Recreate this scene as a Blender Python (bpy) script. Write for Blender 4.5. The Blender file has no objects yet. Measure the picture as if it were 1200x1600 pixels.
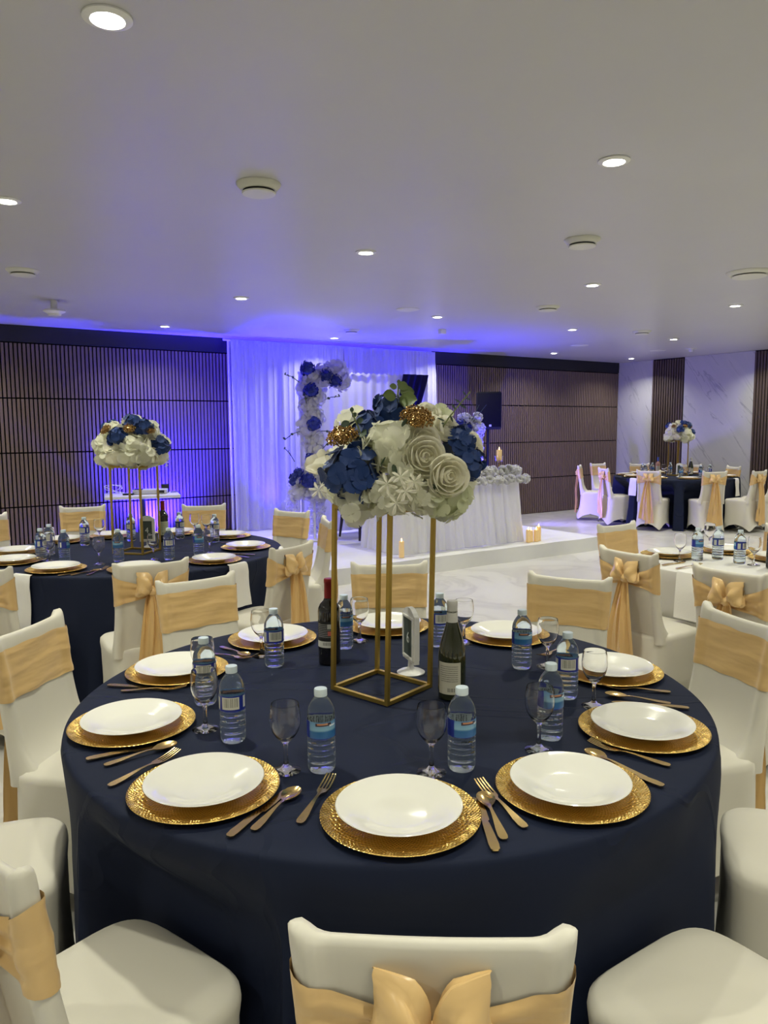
import bpy, bmesh, math, random
from math import sin, cos, pi, radians, atan2, sqrt, hypot, exp
from mathutils import Vector, Matrix, Euler
random.seed(7)
SC = bpy.context.scene
COL = SC.collection

# ------------------------------------------------------------------ camera, world, exposure, lamps
PITCH, ROLL, FPX = radians(6.307), radians(0.365), 1184.5
CEIL = 2.735
YAW = radians(33.507)                       # the room is turned against the camera's heading
W2 = Vector((cos(YAW), sin(YAW), 0))        # along the slatted wall, to the right
W1 = Vector((-sin(YAW), cos(YAW), 0))       # towards the slatted wall
TB, SR = 9.766, 11.86                       # distance of the slatted wall, of the marble wall
def WP(s, t, z=0.0):
    v = W2 * s + W1 * t
    return Vector((v.x, v.y, z))

cam_d = bpy.data.cameras.new('camera'); cam = bpy.data.objects.new('camera', cam_d); COL.objects.link(cam)
F_ = Vector((0, cos(PITCH), -sin(PITCH))); R_ = Vector((1, 0, 0)); D_ = Vector((0, -sin(PITCH), -cos(PITCH)))
rx = R_ * cos(ROLL) + D_ * sin(ROLL); dn = D_ * cos(ROLL) - R_ * sin(ROLL)
cam.matrix_world = Matrix(((rx.x, -dn.x, -F_.x, 0), (rx.y, -dn.y, -F_.y, 0), (rx.z, -dn.z, -F_.z, 1.53), (0, 0, 0, 1)))
cam_d.sensor_width = 36; cam_d.lens = FPX * 36 / 1600; cam_d.clip_start = 0.05; cam_d.clip_end = 80
SC.camera = cam

wd = bpy.data.worlds.new('world'); SC.world = wd; wd.use_nodes = True
wd.node_tree.nodes['Background'].inputs[0].default_value = (0.9, 0.93, 1, 1)
wd.node_tree.nodes['Background'].inputs[1].default_value = 0.05
SC.view_settings.view_transform = 'Standard'; SC.view_settings.look = 'None'
SC.view_settings.gamma = 1; SC.view_settings.use_curve_mapping = False
SC.view_settings.exposure = 0.0

LAMP_W = 14.0
WARM = (0.96, 0.945, 0.775)
def lamp(name, kind, loc, power, color, target=None, **kw):
    d = bpy.data.lights.new(name, kind); d.energy = power; d.color = color
    for k, v in kw.items(): setattr(d, k, v)
    o = bpy.data.objects.new(name, d); COL.objects.link(o); o.location = loc
    if target is not None:
        o.rotation_euler = (Vector(target) - Vector(loc)).to_track_quat('-Z', 'Y').to_euler()
    return o
GRID_S = (-1.6, 0.64, 2.87, 5.15, 7.25, 9.27, 11.2)
GRID_T = (-1.9, 0.25, 2.42, 4.54, 6.7, 8.95)
SEEN = {(0.64, 2.42), (0.64, 4.54), (2.87, 2.42), (2.87, 4.54), (2.87, 6.7), (2.87, 8.95), (5.15, 4.54), (5.15, 6.7), (5.15, 8.95),
        (7.25, 4.54), (7.25, 6.7), (9.27, 6.7), (9.27, 8.95), (11.2, 8.95)}
for s in GRID_S:
    for t in GRID_T:
        lamp('downlight_lamp', 'AREA', WP(s, t, CEIL - 0.022), LAMP_W, WARM, shape='DISK', size=0.085, spread=radians(135))
BLUE = (0.022, 0.010, 1.0)
# LED uplighters by the drape, side table and head table, with added fill spots
lamp('uplight_or_fill', 'SPOT', WP(2.85, 9.50, 0.12), 3600, BLUE, WP(2.95, 9.72, 1.2), spot_size=radians(115), spot_blend=1, shadow_soft_size=0.06)
lamp('uplight_or_fill', 'SPOT', WP(3.58, 9.46, 0.12), 3400, BLUE, WP(3.45, 9.35, 2.7), spot_size=radians(100), spot_blend=1, shadow_soft_size=0.06)
for s in (0.9, 1.8):
    lamp('uplight_or_fill', 'SPOT', WP(s, 9.52, 0.12), 420, BLUE, WP(s, 9.36, 2.7), spot_size=radians(26), spot_blend=1, shadow_soft_size=0.05)  # narrow fills added to tint the ceiling strip blue, no fittings of their own
for s in (4.4, 5.5, 6.6):
    lamp('uplight_or_fill', 'SPOT', WP(s, 9.68, 0.19), 1300, BLUE, WP(s, 9.60, 2.6), spot_size=radians(75), spot_blend=1, shadow_soft_size=0.06)
lamp('uplight_or_fill', 'SPOT', WP(7.02, 7.85, 0.45), 420, BLUE, WP(6.9, 8.2, 1.0), spot_size=radians(160), spot_blend=1, shadow_soft_size=0.06)
lamp('uplight_or_fill', 'SPOT', WP(8.2, 8.6, 0.25), 190, (0.22, 0.16, 1.0), WP(11.6, 7.9, 1.2), spot_size=radians(110), spot_blend=1, shadow_soft_size=0.08)
lamp('uplight_or_fill', 'SPOT', WP(7.3, 9.25, 0.75), 85, (0.10, 0.07, 1.0), WP(7.15, 7.4, 0.16), spot_size=radians(95), spot_blend=1, shadow_soft_size=0.08)  # added fill aimed down, imitates blue spill on the right of the stage
lamp('uplight_or_fill', 'SPOT', WP(4.05, 9.25, 0.75), 110, (0.10, 0.07, 1.0), WP(4.3, 7.4, 0.16), spot_size=radians(95), spot_blend=1, shadow_soft_size=0.08)  # added fill aimed down, stands in for blue bounced off the drape

# ------------------------------------------------------------------ materials
def mat(name, base, rough=0.6, metal=0.0, spec=0.5, var=0.0, vscale=8.0, bump=0.0, bscale=40.0, coat=0.0, sheen=0.0, trans=0.0, ior=1.45, emit=None, estr=0.0, stretch=None):
    m = bpy.data.materials.new(name); m.use_nodes = True
    nt = m.node_tree; N = nt.nodes; L = nt.links; b = N['Principled BSDF']
    b.inputs['Base Color'].default_value = (*base, 1); b.inputs['Roughness'].default_value = rough
    b.inputs['Metallic'].default_value = metal; b.inputs['Specular IOR Level'].default_value = spec
    b.inputs['Coat Weight'].default_value = coat; b.inputs['Sheen Weight'].default_value = sheen
    b.inputs['Transmission Weight'].default_value = trans; b.inputs['IOR'].default_value = ior
    if emit: b.inputs['Emission Color'].default_value = (*emit, 1); b.inputs['Emission Strength'].default_value = estr
    tc = N.new('ShaderNodeTexCoord'); src = tc.outputs['Object']
    if stretch:
        mp = N.new('ShaderNodeMapping'); mp.inputs['Scale'].default_value = stretch; L.new(src, mp.inputs[0]); src = mp.outputs[0]
    if var > 0:
        n = N.new('ShaderNodeTexNoise'); n.inputs['Scale'].default_value = vscale; n.inputs['Detail'].default_value = 4
        L.new(src, n.inputs['Vector'])
        mx = N.new('ShaderNodeMix'); mx.data_type = 'RGBA'
        mx.inputs[6].default_value = (*[c * (1 - var) for c in base], 1); mx.inputs[7].default_value = (*[min(1, c * (1 + var)) for c in base], 1)
        L.new(n.outputs['Fac'], mx.inputs[0]); L.new(mx.outputs[2], b.inputs['Base Color'])
    if bump > 0:
        n = N.new('ShaderNodeTexNoise'); n.inputs['Scale'].default_value = bscale; n.inputs['Detail'].default_value = 3
        L.new(src, n.inputs['Vector'])
        bp = N.new('ShaderNodeBump'); bp.inputs['Strength'].default_value = bump; bp.inputs['Distance'].default_value = 0.01
        L.new(n.outputs['Fac'], bp.inputs['Height']); L.new(bp.outputs[0], b.inputs['Normal'])
    return m
def translucent(m, amount):
    N, L = m.node_tree.nodes, m.node_tree.links; b = N['Principled BSDF']; out = N['Material Output']
    t = N.new('ShaderNodeBsdfTranslucent'); x = N.new('ShaderNodeMixShader'); x.inputs[0].default_value = amount
    src = b.inputs['Base Color'].links[0].from_socket if b.inputs['Base Color'].is_linked else None
    if src: L.new(src, t.inputs[0])
    else: t.inputs[0].default_value = b.inputs['Base Color'].default_value
    L.new(b.outputs[0], x.inputs[1]); L.new(t.outputs[0], x.inputs[2]); L.new(x.outputs[0], out.inputs[0]); return m
def voile(name, base, transl=0.5):
    m = bpy.data.materials.new(name); m.use_nodes = True; nt = m.node_tree; N = nt.nodes; L = nt.links
    N.remove(N['Principled BSDF']); out = N['Material Output']
    d = N.new('ShaderNodeBsdfDiffuse'); t = N.new('ShaderNodeBsdfTranslucent'); x = N.new('ShaderNodeMixShader')
    d.inputs[0].default_value = (*base, 1); t.inputs[0].default_value = (*base, 1); x.inputs[0].default_value = transl
    L.new(d.outputs[0], x.inputs[1]); L.new(t.outputs[0], x.inputs[2]); L.new(x.outputs[0], out.inputs[0])
    return m
M = {}
M['ceil'] = mat('ceiling_paint', (0.53, 0.525, 0.525), 0.38, spec=0.45, var=0.04, vscale=1.1, bump=0.22, bscale=1.8)
M['dark_paint'] = mat('black_paint', (0.012, 0.013, 0.017), 0.5, bump=0.05)
M['felt'] = mat('black_felt', (0.008, 0.008, 0.009), 0.95, spec=0.1, bump=0.1, bscale=300)
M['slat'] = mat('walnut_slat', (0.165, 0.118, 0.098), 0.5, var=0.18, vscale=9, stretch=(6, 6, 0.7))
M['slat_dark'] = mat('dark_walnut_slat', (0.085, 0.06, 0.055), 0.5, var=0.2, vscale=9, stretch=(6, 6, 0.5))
M['wall'] = mat('white_wall_paint', (0.72, 0.71, 0.68), 0.7, bump=0.05)
M['cloth'] = mat('navy_polyester', (0.0088, 0.0138, 0.036), 0.72, spec=0.22, var=0.12, vscale=5, bump=0.35, bscale=4)
M['white_cloth'] = mat('white_polyester', (0.72, 0.71, 0.67), 0.75, bump=0.1, bscale=12)
M['napkin'] = mat('white_napkin_linen', (0.78, 0.77, 0.74), 0.85, bump=0.1, bscale=220)
M['spandex'] = mat('ivory_spandex', (0.72, 0.69, 0.60), 0.55, spec=0.3, var=0.03, vscale=4, bump=0.06, bscale=9)
M['satin'] = mat('gold_satin', (0.74, 0.50, 0.22), 0.34, spec=0.6, var=0.08, vscale=5, bump=0.85, bscale=3.2, sheen=0.1, stretch=(1, 1, 4.5))
M['satin_tail'] = mat('gold_satin_lengthwise', (0.72, 0.47, 0.19), 0.36, spec=0.6, var=0.08, vscale=5, bump=0.7, bscale=4, sheen=0.1, stretch=(5, 5, 0.8))
M['porcelain'] = mat('white_porcelain', (0.83, 0.82, 0.76), 0.12, spec=0.6, coat=0.3, var=0.01)
M['cutlery'] = mat('champagne_gold_steel', (0.80, 0.58, 0.26), 0.2, metal=1, bump=0.03, bscale=60)
M['frame_gold'] = mat('brushed_gold_metal', (0.45, 0.31, 0.07), 0.38, metal=0.85, var=0.08)
M['water'] = mat('clear_bottled_water', (0.80, 0.91, 1.0), 0.02, spec=0.8, trans=1, ior=1.27, bump=0.12, bscale=45)
translucent(M['water'], 0.06)
M['cap'] = mat('pale_blue_cap', (0.62, 0.72, 0.78), 0.4, bump=0.05)
M['glass'] = mat('clear_glass', (1, 1, 1), 0.0, trans=1, ior=1.34)
M['bottle_red'] = mat('dark_wine_glass', (0.006, 0.005, 0.006), 0.06, spec=0.6, coat=0.5)
M['bottle_green'] = mat('olive_wine_glass', (0.020, 0.024, 0.007), 0.08, spec=0.7, coat=0.6)
M['foil_red'] = mat('red_foil', (0.24, 0.012, 0.014), 0.35, metal=0.2, bump=0.1)
M['foil_white'] = mat('white_foil', (0.62, 0.61, 0.56), 0.4, bump=0.05)
M['foil_blue'] = mat('blue_foil', (0.05, 0.1, 0.35), 0.4, bump=0.05)
M['rose_wine'] = mat('pale_wine_glass', (0.45, 0.25, 0.18), 0.1, spec=0.6, bump=0.02)
M['plastic'] = mat('white_plastic', (0.74, 0.74, 0.72), 0.35, bump=0.03)
M['vent'] = mat('vent_white_metal', (0.66, 0.66, 0.58), 0.45, bump=0.04)
M['vent_dark'] = mat('vent_dark_gap', (0.02, 0.02, 0.02), 0.8, bump=0.02)
M['slate'] = mat('grey_green_card', (0.055, 0.075, 0.068), 0.5, var=0.1)
M['ink'] = mat('pale_print', (0.62, 0.66, 0.63), 0.6, var=0.02)
M['black'] = mat('black_plastic', (0.008, 0.008, 0.009), 0.5, bump=0.08, bscale=150)
M['black_metal'] = mat('black_metal', (0.012, 0.012, 0.013), 0.4, bump=0.03)
M['dark_wood'] = mat('dark_wood', (0.02, 0.015, 0.02), 0.4, var=0.2)
M['navy_velvet'] = mat('navy_velvet', (0.012, 0.014, 0.045), 0.8, sheen=0.3, bump=0.1)
M['stage'] = mat('white_stage_cloth', (0.70, 0.70, 0.69), 0.6, bump=0.6, bscale=3.2, var=0.03)
M['drape'] = voile('white_voile', (0.68, 0.68, 0.74), 0.30)
M['skirt'] = voile('white_chiffon', (0.82, 0.82, 0.80), 0.2)
M['navy_chiffon'] = voile('navy_chiffon', (0.018, 0.016, 0.06), 0.15)
M['petal_navy'] = mat('navy_petal', (0.008, 0.040, 0.185), 0.45, var=0.5, vscale=30, bump=0.3, bscale=70, sheen=0.1)
M['petal_royal'] = mat('royal_blue_petal', (0.012, 0.025, 0.22), 0.6, var=0.4, vscale=30)
M['petal_white'] = mat('ivory_petal', (0.90, 0.90, 0.76), 0.6, var=0.07, vscale=14, bump=0.2, bscale=60)
M['petal_cream'] = mat('cream_rose_petal', (0.93, 0.91, 0.79), 0.55, var=0.04, vscale=14, bump=0.15, bscale=60)
M['petal_green'] = mat('greenish_white_petal', (0.78, 0.81, 0.58), 0.6, var=0.10, vscale=14, bump=0.2, bscale=60)
M['petal_pure'] = mat('white_silk_petal', (0.72, 0.72, 0.71), 0.6, var=0.05, vscale=14)
for k_ in ('petal_white', 'petal_cream', 'petal_green', 'petal_pure'): translucent(M[k_], 0.46)
M['berry'] = mat('gold_glitter_berry', (0.46, 0.29, 0.11), 0.24, metal=0.9, var=0.35, vscale=60)
M['leaf'] = mat('eucalyptus_leaf', (0.13, 0.18, 0.055), 0.5, var=0.25, vscale=30)
M['leaf_dark'] = mat('dark_sage_leaf', (0.045, 0.075, 0.045), 0.5, var=0.25, vscale=30)
M['stem'] = mat('green_stem', (0.16, 0.19, 0.07), 0.6, var=0.1)
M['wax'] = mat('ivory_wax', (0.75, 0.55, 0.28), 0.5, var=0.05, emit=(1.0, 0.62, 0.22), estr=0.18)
M['flame'] = mat('candle_flame', (1, 0.6, 0.2), 0.5, emit=(1.0, 0.62, 0.22), estr=8, var=0.01)
M['lens'] = mat('lamp_lens', (1, 1, 1), 0.3, emit=(1.0, 0.97, 0.86), estr=22, var=0.01)
M['crystal'] = mat('crystal_cup', (1, 0.97, 0.98), 0.02, trans=1, ior=1.5)
M['device'] = mat('pale_grey_device', (0.55, 0.55, 0.58), 0.4, bump=0.03)

def nodes_of(m): return m.node_tree.nodes, m.node_tree.links, m.node_tree.nodes['Principled BSDF']
# floor: pale stone with long soft veins
m = M['floor'] = mat('polished_pale_stone', (0.60, 0.59, 0.56), 0.28, spec=0.5); N, L, b = nodes_of(m)
tc = N.new('ShaderNodeTexCoord'); n1 = N.new('ShaderNodeTexNoise'); n1.inputs['Scale'].default_value = 0.9; n1.inputs['Detail'].default_value = 9; n1.inputs['Distortion'].default_value = 1.6
r1 = N.new('ShaderNodeValToRGB'); e = r1.color_ramp.elements
e[0].position = 0.40; e[0].color = (0.62, 0.61, 0.575, 1); e[1].position = 0.62; e[1].color = (0.60, 0.59, 0.56, 1)
x = r1.color_ramp.elements.new(0.50); x.color = (0.50, 0.485, 0.46, 1); x = r1.color_ramp.elements.new(0.47); x.color = (0.60, 0.585, 0.55, 1); x = r1.color_ramp.elements.new(0.54); x.color = (0.54, 0.53, 0.50, 1)
L.new(tc.outputs['Object'], n1.inputs['Vector']); L.new(n1.outputs['Fac'], r1.inputs[0]); L.new(r1.outputs[0], b.inputs['Base Color'])
# marble panel: blue-grey with fine slanting veins
m = M['marble'] = mat('grey_marble_laminate', (0.5, 0.5, 0.52), 0.25, spec=0.5); N, L, b = nodes_of(m)
tc = N.new('ShaderNodeTexCoord'); mp = N.new('ShaderNodeMapping'); mp.inputs['Rotation'].default_value = (0, 0, 0); mp.inputs['Scale'].default_value = (1, 1, 1)
wv = N.new('ShaderNodeTexNoise'); wv.inputs['Scale'].default_value = 2.6; wv.inputs['Detail'].default_value = 6; wv.inputs['Distortion'].default_value = 0.6
mp.inputs['Rotation'].default_value = (0, radians(0), 0)
ro = N.new('ShaderNodeVectorRotate'); ro.inputs['Axis'].default_value = (0, 1, 0); ro.rotation_type = 'AXIS_ANGLE'; ro.inputs['Angle'].default_value = radians(-50)
mp.inputs['Scale'].default_value = (0.35, 1, 2.6)
rr = N.new('ShaderNodeValToRGB'); e = rr.color_ramp.elements
e[0].position = 0.35; e[0].color = (0.47, 0.475, 0.50, 1); e[1].position = 0.75; e[1].color = (0.52, 0.52, 0.535, 1)
x = rr.color_ramp.elements.new(0.575); x.color = (0.50, 0.50, 0.52, 1); x = rr.color_ramp.elements.new(0.60); x.color = (0.33, 0.33, 0.36, 1); x = rr.color_ramp.elements.new(0.615); x.color = (0.50, 0.50, 0.52, 1)
L.new(tc.outputs['Object'], ro.inputs['Vector']); L.new(ro.outputs[0], mp.inputs[0]); L.new(mp.outputs[0], wv.inputs['Vector']); L.new(wv.outputs['Fac'], rr.inputs[0]); L.new(rr.outputs[0], b.inputs['Base Color'])
# fine creases pressed into the navy cloth
m = M['cloth']; N, L, b = nodes_of(m)
tc = N.new('ShaderNodeTexCoord'); cn = N.new('ShaderNodeTexNoise'); cn.inputs['Scale'].default_value = 1.7; cn.inputs['Detail'].default_value = 1.5; cn.inputs['Distortion'].default_value = 0.7
mpc = N.new('ShaderNodeMapping'); mpc.inputs['Scale'].default_value = (0.8, 2.2, 0.8); L.new(tc.outputs['Object'], mpc.inputs[0]); L.new(mpc.outputs[0], cn.inputs['Vector'])
ab = N.new('ShaderNodeMath'); ab.operation = 'SUBTRACT'; L.new(cn.outputs['Fac'], ab.inputs[0]); ab.inputs[1].default_value = 0.5
ab2 = N.new('ShaderNodeMath'); ab2.operation = 'ABSOLUTE'; L.new(ab.outputs[0], ab2.inputs[0])
mr = N.new('ShaderNodeMapRange'); mr.inputs['From Min'].default_value = 0.0; mr.inputs['From Max'].default_value = 0.018; mr.inputs['To Min'].default_value = 1; mr.inputs['To Max'].default_value = 0; L.new(ab2.outputs[0], mr.inputs['Value'])
bc_ = N.new('ShaderNodeBump'); bc_.inputs['Strength'].default_value = 0.55; bc_.inputs['Distance'].default_value = 0.006; L.new(mr.outputs[0], bc_.inputs['Height'])
L.new(b.inputs['Normal'].links[0].from_socket, bc_.inputs['Normal']); L.new(bc_.outputs[0], b.inputs['Normal'])
# gold charger: beaded rim and radial ribs as relief
def math_node(N, L, op, a, bb=None):
    n = N.new('ShaderNodeMath'); n.operation = op
    for i, v in enumerate((a, bb)):
        if v is None: continue
        if isinstance(v, (int, float)): n.inputs[i].default_value = v
        else: L.new(v, n.inputs[i])
    return n.outputs[0]
m = M['charger'] = mat('embossed_gold', (0.80, 0.53, 0.13), 0.27, metal=1.0); N, L, b = nodes_of(m)
tc = N.new('ShaderNodeTexCoord'); sp = N.new('ShaderNodeSeparateXYZ'); L.new(tc.outputs['Object'], sp.inputs[0])
an = math_node(N, L, 'ARCTAN2', sp.outputs[1], sp.outputs[0])
rad = math_node(N, L, 'SQRT', math_node(N, L, 'ADD', math_node(N, L, 'MULTIPLY', sp.outputs[0], sp.outputs[0]), math_node(N, L, 'MULTIPLY', sp.outputs[1], sp.outputs[1])))
ribs = math_node(N, L, 'SINE', math_node(N, L, 'MULTIPLY', an, 96.0)); rings = math_node(N, L, 'SINE', math_node(N, L, 'MULTIPLY', rad, 700.0))
h = math_node(N, L, 'MULTIPLY', ribs, rings)
bp = N.new('ShaderNodeBump'); bp.inputs['Strength'].default_value = 0.5; bp.inputs['Distance'].default_value = 0.0016
L.new(h, bp.inputs['Height']); L.new(bp.outputs[0], b.inputs['Normal'])
mx = N.new('ShaderNodeMix'); mx.data_type = 'RGBA'; mx.inputs[6].default_value = (0.60, 0.36, 0.06, 1); mx.inputs[7].default_value = (0.92, 0.68, 0.26, 1)
L.new(math_node(N, L, 'ADD', math_node(N, L, 'MULTIPLY', h, 0.5), 0.5), mx.inputs[0]); L.new(mx.outputs[2], b.inputs['Base Color'])
# printed paper bands: u = round the bottle, v = up
def rect_mask(N, L, u, v, u0, u1, v0, v1):
    a = math_node(N, L, 'MULTIPLY', math_node(N, L, 'GREATER_THAN', u, u0), math_node(N, L, 'LESS_THAN', u, u1))
    c = math_node(N, L, 'MULTIPLY', math_node(N, L, 'GREATER_THAN', v, v0), math_node(N, L, 'LESS_THAN', v, v1))
    return math_node(N, L, 'MULTIPLY', a, c)
def paint(N, L, cur, mask, col):
    mx = N.new('ShaderNodeMix'); mx.data_type = 'RGBA'; L.new(mask, mx.inputs[0])
    if isinstance(cur, tuple): mx.inputs[6].default_value = (*cur, 1)
    else: L.new(cur, mx.inputs[6])
    if isinstance(col, tuple): mx.inputs[7].default_value = (*col, 1)
    else: L.new(col, mx.inputs[7])
    return mx.outputs[2]
def uvs(N, L):
    t = N.new('ShaderNodeTexCoord'); s = N.new('ShaderNodeSeparateXYZ'); L.new(t.outputs['UV'], s.inputs[0]); return s.outputs[0], s.outputs[1]
def bars(N, L, u, freq):
    n = N.new('ShaderNodeTexNoise'); n.noise_dimensions = '1D'; n.inputs['W'].default_value = 0; n.inputs['Scale'].default_value = freq; n.inputs['Detail'].default_value = 0
    L.new(u, n.inputs['W']); return math_node(N, L, 'GREATER_THAN', n.outputs['Fac'], 0.52)
m = M['label'] = mat('printed_water_label', (0.02, 0.05, 0.30), 0.35); N, L, b = nodes_of(m); u, v = uvs(N, L)
cr = N.new('ShaderNodeValToRGB'); e = cr.color_ramp.elements; e[0].position = 0.0; e[0].color = (0.05, 0.16, 0.42, 1); e[1].position = 1; e[1].color = (0.10, 0.24, 0.46, 1)
x = e.new(0.45); x.color = (0.02, 0.13, 0.33, 1); x = e.new(0.55); x.color = (0.22, 0.42, 0.58, 1); L.new(v, cr.inputs[0])
c = paint(N, L, (0.015, 0.03, 0.27), rect_mask(N, L, u, v, 0.05, 0.40, 0.04, 1.1), cr.outputs[0])
c = paint(N, L, c, rect_mask(N, L, u, v, 0.13, 0.31, 0.74, 0.93), (0.05, 0.03, 0.05))
c = paint(N, L, c, rect_mask(N, L, u, v, 0.15, 0.27, 0.80, 0.91), (0.52, 0.24, 0.13))
c = paint(N, L, c, rect_mask(N, L, u, v, 0.29, 0.38, 0.70, 0.78), (0.7, 0.75, 0.8))
wb = rect_mask(N, L, u, v, 0.58, 0.80, 0.22, 0.90)
c = paint(N, L, c, wb, (0.62, 0.62, 0.55))
c = paint(N, L, c, math_node(N, L, 'MULTIPLY', rect_mask(N, L, u, v, 0.60, 0.78, 0.34, 0.84), bars(N, L, u, 170.0)), (0.10, 0.10, 0.08))
c = paint(N, L, c, rect_mask(N, L, u, v, 0.86, 0.91, 0.25, 0.9), (0.66, 0.68, 0.66))
c = paint(N, L, c, rect_mask(N, L, u, v, 0.45, 0.53, 0.15, 0.85), (0.50, 0.52, 0.45))
L.new(c, b.inputs['Base Color'])
def wine_label(name, ground, text, light):
    m = mat(name, ground, 0.6); N, L, b = nodes_of(m); u, v = uvs(N, L)
    st = math_node(N, L, 'GREATER_THAN', math_node(N, L, 'SINE', math_node(N, L, 'MULTIPLY', v, 95.0)), 0.15)
    nz = N.new('ShaderNodeTexNoise'); nz.inputs['Scale'].default_value = 60; t2 = N.new('ShaderNodeTexCoord'); L.new(t2.outputs['UV'], nz.inputs['Vector'])
    ln = math_node(N, L, 'MULTIPLY', math_node(N, L, 'MULTIPLY', st, math_node(N, L, 'GREATER_THAN', nz.outputs['Fac'], 0.45)), rect_mask(N, L, u, v, 0.1, 0.88, 0.36, 0.92))
    c = paint(N, L, ground, ln, text)
    if light is not None: c = paint(N, L, c, rect_mask(N, L, u, v, 0.0, 1.0, 0.0, 0.24), light)
    c = paint(N, L, c, math_node(N, L, 'MULTIPLY', rect_mask(N, L, u, v, 0.45, 0.90, 0.08, 0.20), bars(N, L, u, 60.0)), (0.05, 0.05, 0.05))
    if light is not None:
        c = paint(N, L, c, rect_mask(N, L, u, v, 0.70, 0.96, 0.72, 0.90), (0.45, 0.45, 0.42)); c = paint(N, L, c, rect_mask(N, L, u, v, 0.72, 0.94, 0.46, 0.63), (0.5, 0.12, 0.10))
    L.new(c, b.inputs['Base Color']); return m
M['lab_white'] = wine_label('cream_back_label', (0.56, 0.54, 0.44), (0.20, 0.19, 0.16), None)
M['lab_dark'] = wine_label('black_back_label', (0.012, 0.012, 0.014), (0.30, 0.30, 0.30), (0.60, 0.60, 0.56))
M['lab_cream'] = wine_label('pale_green_label', (0.50, 0.52, 0.36), (0.30, 0.32, 0.22), None)

# ------------------------------------------------------------------ mesh helpers
class MB:
    def __init__(self): self.v = []; self.f = []; self.uv = []
    def add(self, vs, fs, uv=None, mtx=None):
        o = len(self.v)
        for p in vs:
            p = Vector(p)
            if mtx is not None: p = mtx @ p
            self.v.append(p)
        for i, f in enumerate(fs):
            self.f.append([o + k for k in f]); self.uv.append(uv[i] if uv else None)
        return self
    def box(self, c, d, mtx=None, bev=0.0):
        bm = bmesh.new(); bmesh.ops.create_cube(bm, size=1)
        for vt in bm.verts: vt.co = Vector((c[0] + vt.co.x * d[0], c[1] + vt.co.y * d[1], c[2] + vt.co.z * d[2]))
        if bev > 0: bmesh.ops.bevel(bm, geom=bm.edges[:], offset=bev, segments=2, affect='EDGES', profile=0.6)
        bm.verts.index_update(); self.add([v.co.copy() for v in bm.verts], [[v.index for v in f.verts] for f in bm.faces], None, mtx); bm.free(); return self
    def lathe(self, prof, seg=32, mtx=None):
        vs, fs, uv, idx = [], [], [], []
        for r, z in prof:
            if r < 1e-6: idx.append([len(vs)] * (seg + 1)); vs.append((0, 0, z))
            else:
                b0 = len(vs); vs += [(r * cos(2 * pi * i / seg), r * sin(2 * pi * i / seg), z) for i in range(seg)]
                idx.append([b0 + i for i in range(seg)] + [b0])
        n = len(prof) - 1
        for j in range(n):
            for i in range(seg):
                q = [idx[j][i], idx[j][i + 1], idx[j + 1][i + 1], idx[j + 1][i]]
                t = [(i / seg, j / n), ((i + 1) / seg, j / n), ((i + 1) / seg, (j + 1) / n), (i / seg, (j + 1) / n)]
                k = [a for a in range(4) if a == 0 or q[a] not in q[:a]]
                if len(k) >= 3: fs.append([q[a] for a in k]); uv.append([t[a] for a in k])
        return self.add(vs, fs, uv, mtx)
    def tube(self, path, r, seg=8, mtx=None, caps=True):
        P = [Vector(p) for p in path]; rs = r if isinstance(r, (list, tuple)) else [r] * len(P)
        vs, fs = [], []; up = Vector((0, 0, 1))
        for i, p in enumerate(P):
            d = (P[min(i + 1, len(P) - 1)] - P[max(i - 1, 0)]).normalized()
            a = d.cross(up if abs(d.z) < 0.95 else Vector((0, 1, 0))).normalized(); c = d.cross(a)
            vs += [p + (a * cos(2 * pi * k / seg) + c * sin(2 * pi * k / seg)) * rs[i] for k in range(seg)]
        for i in range(len(P) - 1):
            for k in range(seg): fs.append([i * seg + k, i * seg + (k + 1) % seg, (i + 1) * seg + (k + 1) % seg, (i + 1) * seg + k])
        if caps: fs.append(list(range(seg))[::-1]); fs.append([(len(P) - 1) * seg + k for k in range(seg)])
        return self.add(vs, fs, None, mtx)
    def grid(self, fn, nu, nv, closed=False, mtx=None):
        cu = nu if closed else nu + 1
        vs = [fn(i / nu, j / nv) for j in range(nv + 1) for i in range(cu)]; fs, uv = [], []
        for j in range(nv):
            for i in range(nu):
                i2 = (i + 1) % cu if closed else i + 1
                fs.append([j * cu + i, j * cu + i2, (j + 1) * cu + i2, (j + 1) * cu + i])
                uv.append([(i / nu, j / nv), ((i + 1) / nu, j / nv), ((i + 1) / nu, (j + 1) / nv), (i / nu, (j + 1) / nv)])
        return self.add(vs, fs, uv, mtx)
    def slab(self, top, keep, th, mtx=None):
        """a solid sheet: grid of points top[j][i], cells kept where keep(j, i), thickness th downwards; one connected piece"""
        nj, ni = len(top) - 1, len(top[0]) - 1; ids = {}; vs, fs = [], []
        def g(j, i, lo):
            k = (j, i, lo)
            if k not in ids:
                p = Vector(top[j][i]); ids[k] = len(vs); vs.append(p - Vector((0, 0, th)) if lo else p)
            return ids[k]
        K = lambda j, i: 0 <= j < nj and 0 <= i < ni and keep(j, i)
        for j in range(nj):
            for i in range(ni):
                if not K(j, i): continue
                fs.append([g(j, i, 0), g(j, i + 1, 0), g(j + 1, i + 1, 0), g(j + 1, i, 0)])
                fs.append([g(j, i, 1), g(j + 1, i, 1), g(j + 1, i + 1, 1), g(j, i + 1, 1)])
                for (dj, di, a, b) in ((-1, 0, (j, i), (j, i + 1)), (1, 0, (j + 1, i + 1), (j + 1, i)), (0, -1, (j + 1, i), (j, i)), (0, 1, (j, i + 1), (j + 1, i + 1))):
                    if not K(j + dj, i + di): fs.append([g(*a, 0), g(*a, 1), g(*b, 1), g(*b, 0)])
        return self.add(vs, fs, None, mtx)
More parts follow.
